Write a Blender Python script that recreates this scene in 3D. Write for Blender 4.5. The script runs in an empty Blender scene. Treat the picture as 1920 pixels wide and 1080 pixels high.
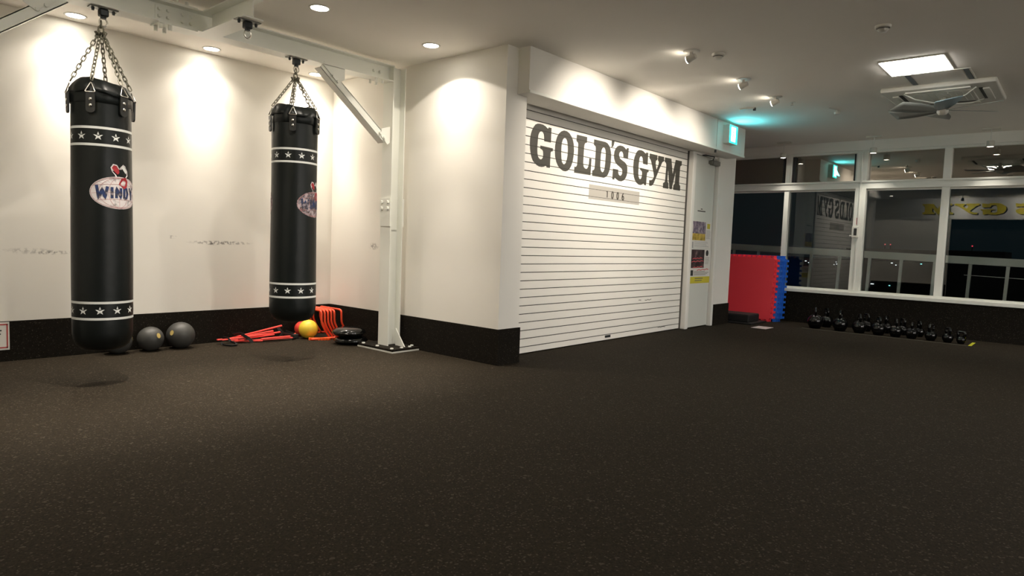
import bpy, bmesh, math, random
from math import pi, sin, cos, radians, atan2, sqrt
from mathutils import Vector, Matrix
from mathutils.geometry import tessellate_polygon
rnd = random.Random(7)
SC = bpy.context.scene
COL = SC.collection

# ------------------------------------------------------------------ camera, world, exposure
cam = bpy.data.cameras.new('camera'); cam.lens = 23.209; cam.sensor_width = 36; cam.clip_end = 800
camo = bpy.data.objects.new('camera', cam); COL.objects.link(camo)
camo.matrix_world = Matrix(((0.656035, 0.029016, -0.754173, 0), (-0.753859, 0.073198, -0.652946, 0),
                            (0.036258, 0.996895, 0.069894, 1.0852), (0, 0, 0, 1)))
SC.camera = camo
SC.view_settings.view_transform = 'Standard'; SC.view_settings.look = 'None'
SC.view_settings.exposure = 1.95; SC.view_settings.gamma = 1; SC.view_settings.use_curve_mapping = False
SC.cycles.max_bounces = 10; SC.cycles.diffuse_bounces = 6; SC.cycles.glossy_bounces = 5
SC.cycles.transparent_max_bounces = 12; SC.cycles.sample_clamp_indirect = 6
SC.cycles.use_denoising = True
W = bpy.data.worlds.new('night_sky'); SC.world = W; W.use_nodes = True
W.node_tree.nodes['Background'].inputs[0].default_value = (0.0006, 0.0013, 0.0016, 1)
W.node_tree.nodes['Background'].inputs[1].default_value = 1.0

WARM = (1.0, 0.895, 0.765)
NEUT = (1.0, 0.93, 0.80)
H = 2.75
def spot(name, loc, target, watts, angle, blend, color=WARM, radius=0.03):
    l = bpy.data.lights.new(name, 'SPOT'); l.energy = watts; l.spot_size = radians(angle); l.spot_blend = blend
    l.color = color; l.shadow_soft_size = radius
    o = bpy.data.objects.new(name, l); COL.objects.link(o); o.location = loc
    o.rotation_euler = (Vector(target) - Vector(loc)).to_track_quat('-Z', 'Y').to_euler()
    return o
def area(name, loc, target, watts, sx, sy, color=NEUT):
    l = bpy.data.lights.new(name, 'AREA'); l.energy = watts; l.shape = 'RECTANGLE'; l.size = sx; l.size_y = sy; l.color = color
    o = bpy.data.objects.new(name, l); COL.objects.link(o); o.location = loc
    o.rotation_euler = (Vector(target) - Vector(loc)).to_track_quat('-Z', 'Y').to_euler()
    return o
DOWN_WALL = [(1.741, 6.19), (2.822, 6.19), (3.912, 6.19)]
DOWN_ROOM = [(.60, 4.25), (1.70, 4.39), (2.795, 4.39), (3.90, 4.40)]
SPOTS = [(5.27, 2.65), (6.40, 2.65), (7.30, 2.66)]
PENDS = [(10.39, 3.61), (10.39, 2.37), (10.39, 1.03), (10.39, -0.31), (10.39, -1.65)]
for x, y in DOWN_WALL:
    spot('wall_downlight_beam', (x, y, H - .045), (x, y, 0), 20, 72, 1.0, WARM, .03)
    spot('wall_downlight_core', (x, y, H - .045), (x, y - .15, 0), 26, 50, 1.0, WARM, .03)
    spot('wall_downlight_spill', (x, y, H - .045), (x, y, 0), 8.5, 136, 1.0, WARM, .03)
for x, y in DOWN_ROOM:
    spot('room_downlight_beam', (x, y, H - .045), (x - (.25 if x > 3.5 else 0), y, 0), 11, 84, 1.0, WARM, .03)
    spot('room_downlight_core', (x, y, H - .045), (x - (.36 if x > 3.5 else 0), y, 0), 44 if x > 3.5 else 25 if x < 1 else 68, 54, 1.0, WARM, .03)
    spot('room_downlight_wide', (x, y, H - .045), (x, y, 0), 4 if x < 1 else 10, 130, 1.0, WARM, .03)
    spot('room_downlight_spill', (x, y, H - .045), (x, y, 0), 9 if x < 1 else 3.5, 129, .06, WARM, .015)
for i, (x, y) in enumerate(SPOTS):
    spot('aimed_spot_beam', (x - .005, y + .06, H - .075), (x + .02, 4.06, 1.80), (27, 35, 17)[i], 90, 1.0, WARM, .03)
for x, y in PENDS:
    spot('window_downlight_beam', (x, y, 2.495), (x, y, 0), 12, 92, 1.0, NEUT, .03)
# unseen fill lamps added behind the camera to brighten surfaces facing it
REAR_FILL = [(2.2, -5.3), (5.4, -5.3), (8.6, -5.3)]
for (x, y), e in zip(REAR_FILL, (100, 62, 34)): area('rear_fill_beam', (x, y, H - .03), (x, y, 0), e, .45, .45, (1, .96, .92))
for y in (1.2, 2.6):
    spot('sign_spot_beam', (.35, y, 2.62), (-.42, y + .2, 2.42), 24, 120, 1.0, NEUT, .03)

# ------------------------------------------------------------------ materials
def mat(name, color=(.8, .8, .8), rough=.5, metal=0.0, spec=.5, emit=None, strength=0, coat=0):
    m = bpy.data.materials.new(name); m.use_nodes = True
    b = m.node_tree.nodes['Principled BSDF']
    b.inputs['Base Color'].default_value = (*color, 1); b.inputs['Roughness'].default_value = rough
    b.inputs['Metallic'].default_value = metal; b.inputs['Specular IOR Level'].default_value = spec
    if coat: b.inputs['Coat Weight'].default_value = coat
    if emit:
        b.inputs['Emission Color'].default_value = (*emit, 1); b.inputs['Emission Strength'].default_value = strength
    return m
class NT:
    def __init__(s, m): s.t = m.node_tree; s.b = s.t.nodes['Principled BSDF']
    def n(s, typ, **kw):
        nd = s.t.nodes.new(typ)
        for k, v in kw.items():
            if hasattr(nd, k): setattr(nd, k, v)
            else: nd.inputs[k.replace('_', ' ')].default_value = v
        return nd
    def l(s, a, b): s.t.links.new(a, b)
    def noise(s, scale, detail=2, coord='Object', vec=None):
        tc = s.n('ShaderNodeTexCoord'); nz = s.n('ShaderNodeTexNoise'); nz.inputs['Scale'].default_value = scale
        nz.inputs['Detail'].default_value = detail
        s.l(vec if vec else tc.outputs[coord], nz.inputs['Vector']); return nz.outputs['Fac']
    def ramp(s, fac, stops):
        r = s.n('ShaderNodeValToRGB'); s.l(fac, r.inputs['Fac'])
        e = r.color_ramp.elements
        while len(e) < len(stops): e.new(.5)
        for k, (p, c) in enumerate(stops):
            e[k].position = p; e[k].color = (*c, 1) if len(c) == 3 else c
        return r.outputs['Color']
    def math(s, op, a, b=None, clamp=False):
        m = s.n('ShaderNodeMath', operation=op); m.use_clamp = clamp
        for k, v in enumerate((a, b)):
            if v is None: continue
            if isinstance(v, (int, float)): m.inputs[k].default_value = v
            else: s.l(v, m.inputs[k])
        return m.outputs[0]
    def mix(s, fac, a, b):
        m = s.n('ShaderNodeMix', data_type='RGBA')
        for sock, v in ((m.inputs['Factor'], fac), (m.inputs['A'], a), (m.inputs['B'], b)):
            if isinstance(v, (int, float)): sock.default_value = v
            elif isinstance(v, tuple): sock.default_value = (*v, 1)
            else: s.l(v, sock)
        return m.outputs['Result']
    def bump(s, h, strength=.2, dist=.01):
        b = s.n('ShaderNodeBump'); b.inputs['Strength'].default_value = strength; b.inputs['Distance'].default_value = dist
        s.l(h, b.inputs['Height']); s.l(b.outputs['Normal'], s.b.inputs['Normal'])

def rubber(name, base, fleck, cut, patch):
    m = mat(name, base, .85, spec=.10); n = NT(m)
    tc = n.n('ShaderNodeTexCoord')
    v = n.n('ShaderNodeTexVoronoi'); v.inputs['Scale'].default_value = 150; n.l(tc.outputs['Object'], v.inputs['Vector'])
    sep = n.n('ShaderNodeSeparateColor'); n.l(v.outputs['Color'], sep.inputs['Color'])
    v2 = n.n('ShaderNodeTexVoronoi'); v2.inputs['Scale'].default_value = 70; n.l(tc.outputs['Object'], v2.inputs['Vector'])
    sep2 = n.n('ShaderNodeSeparateColor'); n.l(v2.outputs['Color'], sep2.inputs['Color'])
    f1 = n.math('GREATER_THAN', sep.outputs[0], cut); f2 = n.math('GREATER_THAN', sep2.outputs[1], cut + .05)
    f = n.math('MAXIMUM', f1, f2)
    nz = n.noise(1.3, 4)
    b = n.mix(n.math('MULTIPLY', n.math('SUBTRACT', nz, .42), 3.0, True), tuple(c * patch for c in base), base)
    lum = n.math('MULTIPLY', sep.outputs[1], .7)
    b2 = n.mix(lum, b, tuple(c * 2.0 for c in base))
    n.l(n.mix(n.math('MULTIPLY', f, .8), b2, fleck), n.b.inputs['Base Color'])
    n.bump(sep.outputs[2], .35, .003)
    return m, n
def wallmat(name, base, rough=.75):
    m = mat(name, base, rough, spec=.25); n = NT(m)
    nz = n.noise(2.2, 3)
    n.l(n.mix(nz, tuple(c * .95 for c in base), base), n.b.inputs['Base Color'])
    n.bump(n.noise(420, 2), .12, .001)
    return m, n

M = {}
M['floor'], nf = rubber('speckled_rubber_floor', (.0175, .0135, .0086), (.072, .060, .044), .945, .80)
M['dado'], _ = rubber('speckled_rubber_dado', (.0085, .0070, .0050), (.045, .038, .03), .955, .85)
M['wall'], nw = wallmat('white_wallpaper', (.86, .835, .775))
M['plain'], _ = wallmat('white_paint', (.82, .80, .75), .6)
M['ceil'], _ = wallmat('ceiling_paint', (.87, .84, .78), .8)
# scuff marks on the wallpaper: dark streaks left by the bags, at fixed places on the wall
def scuffs(n, base_socket_owner, spots):
    tc = n.n('ShaderNodeTexCoord'); sep = n.n('ShaderNodeSeparateXYZ'); n.l(tc.outputs['Object'], sep.inputs[0])
    nz = n.noise(38, 5)
    mask = None
    for axis, cx, cz, wx, wz, k in spots:
        a = n.math('DIVIDE', n.math('SUBTRACT', sep.outputs[axis], cx), wx)
        z = n.math('DIVIDE', n.math('SUBTRACT', sep.outputs[2], cz), wz)
        d = n.math('ADD', n.math('MULTIPLY', a, a), n.math('MULTIPLY', z, z))
        g = n.math('MULTIPLY', n.math('SUBTRACT', 1.0, d, True), k)
        g = n.math('MULTIPLY', g, n.math('MULTIPLY', n.math('SUBTRACT', nz, .44), 7.0, True))
        mask = g if mask is None else n.math('MAXIMUM', mask, g)
    src = n.b.inputs['Base Color'].links[0].from_socket
    n.l(n.mix(mask, src, (.09, .085, .075)), n.b.inputs['Base Color'])
M['wall_scuffed'], ns = wallmat('white_wallpaper_scuffed', (.86, .835, .775))
scuffs(ns, None, [(0, 3.00, .972, .34, .022, .75), (0, 2.92, .966, .10, .022, 1.0), (0, 2.55, 1.015, .05, .018, .6), (0, 1.60, .862, .16, .020, .75),
                  (0, 1.45, .872, .2, .028, .35)])
M['wall_side'], nsd = wallmat('white_wallpaper_side', (.86, .835, .775))
scuffs(nsd, None, [(1, 5.60, .985, .09, .04, .6)])
M['steel'] = mat('cream_painted_steel', (.80, .81, .75), .38, spec=.5)
M['slat'] = mat('white_shutter_enamel', (.84, .815, .755), .42)
M['letter'] = mat('grey_black_print', (.055, .052, .042), .5)
M['plate_print'] = mat('pale_grey_print', (.42, .40, .36), .5)
M['digit'] = mat('dark_digit_print', (.06, .055, .045), .5)
M['dark'] = mat('dark_void_shade', (.012, .012, .012), .9)
M['alu'] = mat('pale_painted_aluminium', (.76, .76, .71), .42, spec=.5)
M['gap'] = mat('black_gasket', (.015, .015, .017), .6)
M['door'] = mat('pale_door_enamel', (.66, .67, .62), .45)
M['black_vinyl'] = mat('black_vinyl', (.0042, .0060, .0058), .38, spec=.32)
nv = NT(M['black_vinyl']); nv.bump(nv.noise(14, 3), .10, .02)
M['strap'] = mat('black_strap_leather', (.006, .0065, .006), .42)
M['print_white'] = mat('white_bag_print', (.62, .64, .62), .6)
M['print_red'] = mat('red_bag_print', (.30, .012, .02), .6)
M['print_blue'] = mat('blue_bag_print', (.012, .035, .14), .6)
M['print_pink'] = mat('pale_red_line_print', (.42, .22, .22), .6)
M['logo_white'] = mat('worn_white_logo_print', (.62, .58, .58), .6)
nl = NT(M['logo_white'])
nl.l(nl.mix(nl.math('MULTIPLY', nl.math('SUBTRACT', nl.noise(26, 4), .55), 5, True), (.62, .58, .58), (.2, .2, .2)), nl.b.inputs['Base Color'])
M['logo_worn'] = mat('heavily_worn_logo_print', (.4, .36, .38), .6)
nl = NT(M['logo_worn'])
nl.l(nl.ramp(nl.noise(30, 5), [(.40, (.40, .34, .36)), (.50, (.16, .14, .16)), (.56, (.03, .025, .03)), (.66, (.20, .10, .10))]), nl.b.inputs['Base Color'])
M['blue_worn'] = mat('worn_blue_logo_print', (.012, .035, .14), .6)
nl = NT(M['blue_worn'])
nl.l(nl.ramp(nl.noise(34, 5), [(.44, (.010, .028, .11)), (.58, (.02, .02, .035)), (.68, (.26, .22, .25))]), nl.b.inputs['Base Color'])
M['chain'] = mat('galvanised_chain', (.24, .23, .18), .38, metal=.7)
M['chrome'] = mat('bright_steel', (.62, .60, .55), .22, metal=1)
M['iron'] = mat('dark_iron', (.03, .034, .036), .45, metal=.4)
M['ball'] = mat('charcoal_rubber_ball', (.045, .045, .042), .5)
M['gold'] = mat('gold_emblem', (.55, .42, .14), .35, metal=.3)
M['yellow'] = mat('yellow_ball_rubber', (.80, .60, .05), .45)
M['redball'] = mat('red_ball_rubber', (.75, .06, .04), .5)
M['orange'] = mat('orange_plastic', (.90, .085, .03), .4)
M['orange2'] = mat('bright_orange_rubber', (.95, .13, .02), .5)
M['pinkred'] = mat('coral_red_plastic', (.95, .10, .08), .38)
M['webbing'] = mat('black_webbing', (.008, .008, .008), .7)
M['gloss_black'] = mat('glossy_black_pvc', (.0035, .004, .004), .14, coat=.3)
M['kettle'] = mat('glossy_black_iron', (.002, .002, .002), .13, spec=.45)
M['mat_red'] = mat('red_foam', (.95, .055, .08), .5)
M['mat_blue'] = mat('blue_foam', (.012, .15, .68), .5)
M['black_foam'] = mat('black_foam', (.006, .006, .006), .6)
M['paper'] = mat('white_paper', (.72, .70, .66), .7)
M['paper_red'] = mat('red_ink', (.42, .05, .05), .7)
M['ink'] = mat('black_ink', (.03, .03, .03), .7)
M['tape'] = mat('yellow_tape', (.62, .60, .03), .5)
M['tape_grey'] = mat('worn_pale_tape', (.115, .11, .085), .6)
M['sticker'] = mat('pinkish_floor_sticker', (.62, .54, .54), .6)
M['photo1'] = mat('poster_print_group', (.3, .3, .3), .5)
n1 = NT(M['photo1']); tc = n1.n('ShaderNodeTexCoord'); sp = n1.n('ShaderNodeSeparateXYZ'); n1.l(tc.outputs['Generated'], sp.inputs[0])
up = n1.ramp(n1.noise(16, 4), [(.35, (.05, .04, .08)), (.5, (.22, .18, .24)), (.62, (.42, .36, .38))])
lo = n1.ramp(n1.noise(12, 3), [(.35, (.28, .20, .03)), (.6, (.62, .45, .10))])
n1.l(n1.mix(n1.math('GREATER_THAN', sp.outputs[2], .36), lo, up), n1.b.inputs['Base Color'])
M['photo2'] = mat('poster_print_dark', (.05, .04, .04), .5)
n2 = NT(M['photo2'])
n2.l(n2.ramp(n2.noise(10, 4), [(.4, (.02, .012, .014)), (.58, (.08, .05, .05)), (.75, (.32, .20, .20))]), n2.b.inputs['Base Color'])
M['poster_yellow'] = mat('poster_yellow', (.60, .52, .04), .5)
M['cyl'] = mat('white_lamp_housing', (.62, .60, .54), .4)
M['lamp_glow'] = mat('warm_lamp_glow', (1, 1, 1), .5, emit=(1, .93, .80), strength=10)
M['lamp_glow2'] = mat('bright_spot_glow', (1, 1, 1), .5, emit=(1, .90, .74), strength=14)
M['panel_glow'] = mat('square_panel_glow', (1, 1, 1), .5, emit=(1, .96, .88), strength=11)
M['exit_green'] = mat('exit_green_glow', (.1, .6, .5), .5, emit=(.01, .62, .58), strength=1.0)
M['exit_white'] = mat('exit_white_glow', (1, 1, 1), .5, emit=(.55, 1.0, .97), strength=2.0)
M['plastic_white'] = mat('white_plastic', (.72, .70, .64), .4)
M['ac'] = mat('air_conditioner_plastic', (.78, .77, .71), .45)
M['louver'] = mat('louver_dark', (.05, .05, .045), .6)
M['blade'] = mat('smoky_fan_blade', (.34, .36, .34), .3)
M['blade_bluish'] = mat('bluish_fan_blade', (.24, .33, .37), .3)
M['rail'] = mat('grey_balcony_rail', (.86, .88, .82), .5)
M['concrete'] = mat('balcony_concrete', (.10, .10, .095), .9)
M['tower'] = mat('distant_dark_facade', (.004, .006, .007), .9)
M['city_white'] = mat('far_white_light', (1, 1, 1), .5, emit=(.85, .95, 1), strength=.6)
M['city_cyan'] = mat('far_cyan_light', (1, 1, 1), .5, emit=(.25, .85, .85), strength=.7)
M['city_red'] = mat('far_red_light', (1, 1, 1), .5, emit=(1, .04, .08), strength=.25)
M['sign_white'] = mat('white_sign_board', (.80, .80, .80), .5)
M['sign_yellow'] = mat('yellow_sign_letter', (.80, .66, .02), .5)
def glass(name, k, tint):
    m = bpy.data.materials.new(name); m.use_nodes = True; t = m.node_tree; t.nodes.clear()
    out = t.nodes.new('ShaderNodeOutputMaterial'); mx = t.nodes.new('ShaderNodeMixShader')
    tr = t.nodes.new('ShaderNodeBsdfTransparent'); gl = t.nodes.new('ShaderNodeBsdfGlossy'); gl.inputs['Roughness'].default_value = 0.0; gl.inputs['Color'].default_value = (1, .93, .84, 1) if k > .1 else (1, 1, 1, 1)
    tr.inputs['Color'].default_value = (*tint, 1)
    fr = t.nodes.new('ShaderNodeFresnel'); fr.inputs['IOR'].default_value = 1.5
    mu = t.nodes.new('ShaderNodeMath'); mu.operation = 'MULTIPLY_ADD'; mu.inputs[1].default_value = 1.0; mu.inputs[2].default_value = k; mu.use_clamp = True
    t.links.new(fr.outputs[0], mu.inputs[0]); t.links.new(mu.outputs[0], mx.inputs[0])
    t.links.new(tr.outputs[0], mx.inputs[1]); t.links.new(gl.outputs[0], mx.inputs[2]); t.links.new(mx.outputs[0], out.inputs['Surface'])
    return m
M['glass'] = glass('window_glass', .0, (.92, .94, .93))
M['glass_film'] = glass('film_coated_glass', .34, (.35, .36, .36))

# ------------------------------------------------------------------ mesh helpers
def finish(name, bm, m, parent=None, smooth=False, loc=None):
    me = bpy.data.meshes.new(name); bmesh.ops.recalc_face_normals(bm, faces=bm.faces); bm.to_mesh(me); bm.free()
    if isinstance(m, (list, tuple)):
        for q in m: me.materials.append(q)
    else: me.materials.append(m)
    if smooth:
        for p in me.polygons: p.use_smooth = True
    o = bpy.data.objects.new(name, me); COL.objects.link(o)
    if parent: o.parent = parent
    if loc: o.location = loc
    return o
def fin_flat(name, bm, m, parent=None):
    me = bpy.data.meshes.new(name); bm.to_mesh(me); bm.free(); me.materials.append(m)
    o = bpy.data.objects.new(name, me); COL.objects.link(o)
    if parent: o.parent = parent
    return o
def smooth_by_angle(o, ang=40):
    me = o.data
    for p in me.polygons: p.use_smooth = True
    bm = bmesh.new(); bm.from_mesh(me)
    for e in bm.edges:
        if len(e.link_faces) == 2 and e.calc_face_angle(0) > radians(ang): e.smooth = False
    bm.to_mesh(me); bm.free(); return o
def box(bm, x0, x1, y0, y1, z0, z1, bev=0.0, mx=None):
    r = bmesh.ops.create_cube(bm, size=1.0)
    vs = r['verts']
    for v in vs:
        v.co = Vector((x0 + (v.co.x + .5) * (x1 - x0), y0 + (v.co.y + .5) * (y1 - y0), z0 + (v.co.z + .5) * (z1 - z0)))
    if bev > 0:
        es = list({e for v in vs for e in v.link_edges})
        r2 = bmesh.ops.bevel(bm, geom=es, offset=bev, segments=2, affect='EDGES', profile=.5)
        vs = list({v for f in r2['faces'] for v in f.verts} | {v for v in vs if v.is_valid})
    if mx: 
        for v in vs: v.co = mx @ v.co
    return vs
def bx(name, dims, m, parent=None, bev=0.0):
    bm = bmesh.new(); box(bm, *dims, bev=bev); return finish(name, bm, m, parent)
def cyl(bm, p0, p1, r0, r1=None, seg=16, caps=True):
    p0, p1 = Vector(p0), Vector(p1); r1 = r0 if r1 is None else r1
    d = p1 - p0; q = d.to_track_quat('Z', 'Y').to_matrix().to_4x4()
    mx = Matrix.Translation((p0 + p1) / 2) @ q
    return bmesh.ops.create_cone(bm, cap_ends=caps, segments=seg, radius1=r0, radius2=r1, depth=d.length, matrix=mx)['verts']
def tube(bm, pts, r, seg=10, closed=False, caps=True):
    pts = [Vector(p) for p in pts]; n = len(pts); rings = []
    up = Vector((0, 0, 1)); prev = None
    for i, p in enumerate(pts):
        a = pts[(i - 1) % n] if (closed or i > 0) else p
        b = pts[(i + 1) % n] if (closed or i < n - 1) else p
        t = (b - a).normalized()
        if prev is None:
            u = t.cross(up)
            if u.length < .1: u = t.cross(Vector((1, 0, 0)))
            u.normalize()
        else:
            u = (prev - t * prev.dot(t)).normalized()
        prev = u; w = t.cross(u)
        rr = r[i] if isinstance(r, (list, tuple)) else r
        rings.append([bm.verts.new(p + (u * cos(2 * pi * k / seg) + w * sin(2 * pi * k / seg)) * rr) for k in range(seg)])
    m = n if closed else n - 1
    for i in range(m):
        A, B = rings[i], rings[(i + 1) % n]
        for k in range(seg): bm.faces.new((A[k], A[(k + 1) % seg], B[(k + 1) % seg], B[k]))
    if caps and not closed:
        bm.faces.new(rings[0][::-1]); bm.faces.new(rings[-1])
def lathe(bm, prof, c=(0, 0, 0), seg=32, fn=None):
    rings = []
    for r, z in prof:
        if r < 1e-5: rings.append([bm.verts.new((c[0], c[1], c[2] + z))]); continue
        ring = []
        for k in range(seg):
            a = 2 * pi * k / seg; rr, zz = (r, z) if fn is None else fn(r, z, a)
            ring.append(bm.verts.new((c[0] + rr * cos(a), c[1] + rr * sin(a), c[2] + zz)))
        rings.append(ring)
    for A, B in zip(rings, rings[1:]):
        for k in range(seg):
            k2 = (k + 1) % seg
            if len(A) == 1: bm.faces.new((A[0], B[k2], B[k]))
            elif len(B) == 1: bm.faces.new((A[k], A[k2], B[0]))
            else: bm.faces.new((A[k], A[k2], B[k2], B[k]))
def rounded(pts, r, n=5):
    """polyline with filleted corners"""
    pts = [Vector(p) for p in pts]; out = [pts[0]]
    for a, b, c in zip(pts, pts[1:], pts[2:]):
        d1 = (a - b); d2 = (c - b); rr = min(r, d1.length * .49, d2.length * .49)
        p, q = b + d1.normalized() * rr, b + d2.normalized() * rr
        for k in range(n + 1):
            t = k / n; out.append(p * (1 - t) ** 2 + b * 2 * t * (1 - t) + q * t * t)
    out.append(pts[-1]); return out
def tag(o, label=None, cat=None, group=None, kind=None):
    if label: o['label'] = label
    if cat: o['category'] = cat
    if group: o['group'] = group
    if kind: o['kind'] = kind
    return o
def struct(o): o['kind'] = 'structure'; return o
def thing(name, label, cat, loc=(0, 0, 0), rz=0, group=None):
    o = bpy.data.objects.new(name, None); COL.objects.link(o); o.location = loc; o.rotation_euler = (0, 0, rz)
    o.empty_display_size = .1
    return tag(o, label, cat, group)
def inst(src, parent=None, loc=None, rot=None, scale=None):
    o = src.copy(); COL.objects.link(o)
    if parent is not None: o.parent = parent
    if loc is not None: o.location = loc
    if rot is not None: o.rotation_euler = rot
    if scale is not None: o.scale = scale
    return o
def copy_tree(src, parent=None):
    c = src.copy(); COL.objects.link(c)
    if parent is not None: c.parent = parent
    for ch in src.children: copy_tree(ch, c)
    return c
def polyface(bm, loops, fn):
    """filled polygon (outer loop, holes) from 2-D loops; fn maps (u, v) to a point"""
    vv = [[Vector((a, b, 0)) for a, b in l] for l in loops]
    flat = [p for l in vv for p in l]; vs = [bm.verts.new(fn(p.x, p.y)) for p in flat]
    fs = []
    for t in tessellate_polygon(vv):
        try: fs.append(bm.faces.new([vs[i] for i in t]))
        except ValueError: pass
    return fs
def solid_poly(bm, loops, fn, depth_vec):
    """polygon with thickness"""
    f = polyface(bm, loops, fn)
    g = bmesh.ops.extrude_face_region(bm, geom=f)
    vs = [e for e in g['geom'] if isinstance(e, bmesh.types.BMVert)]
    bmesh.ops.translate(bm, verts=vs, vec=depth_vec)

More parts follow.
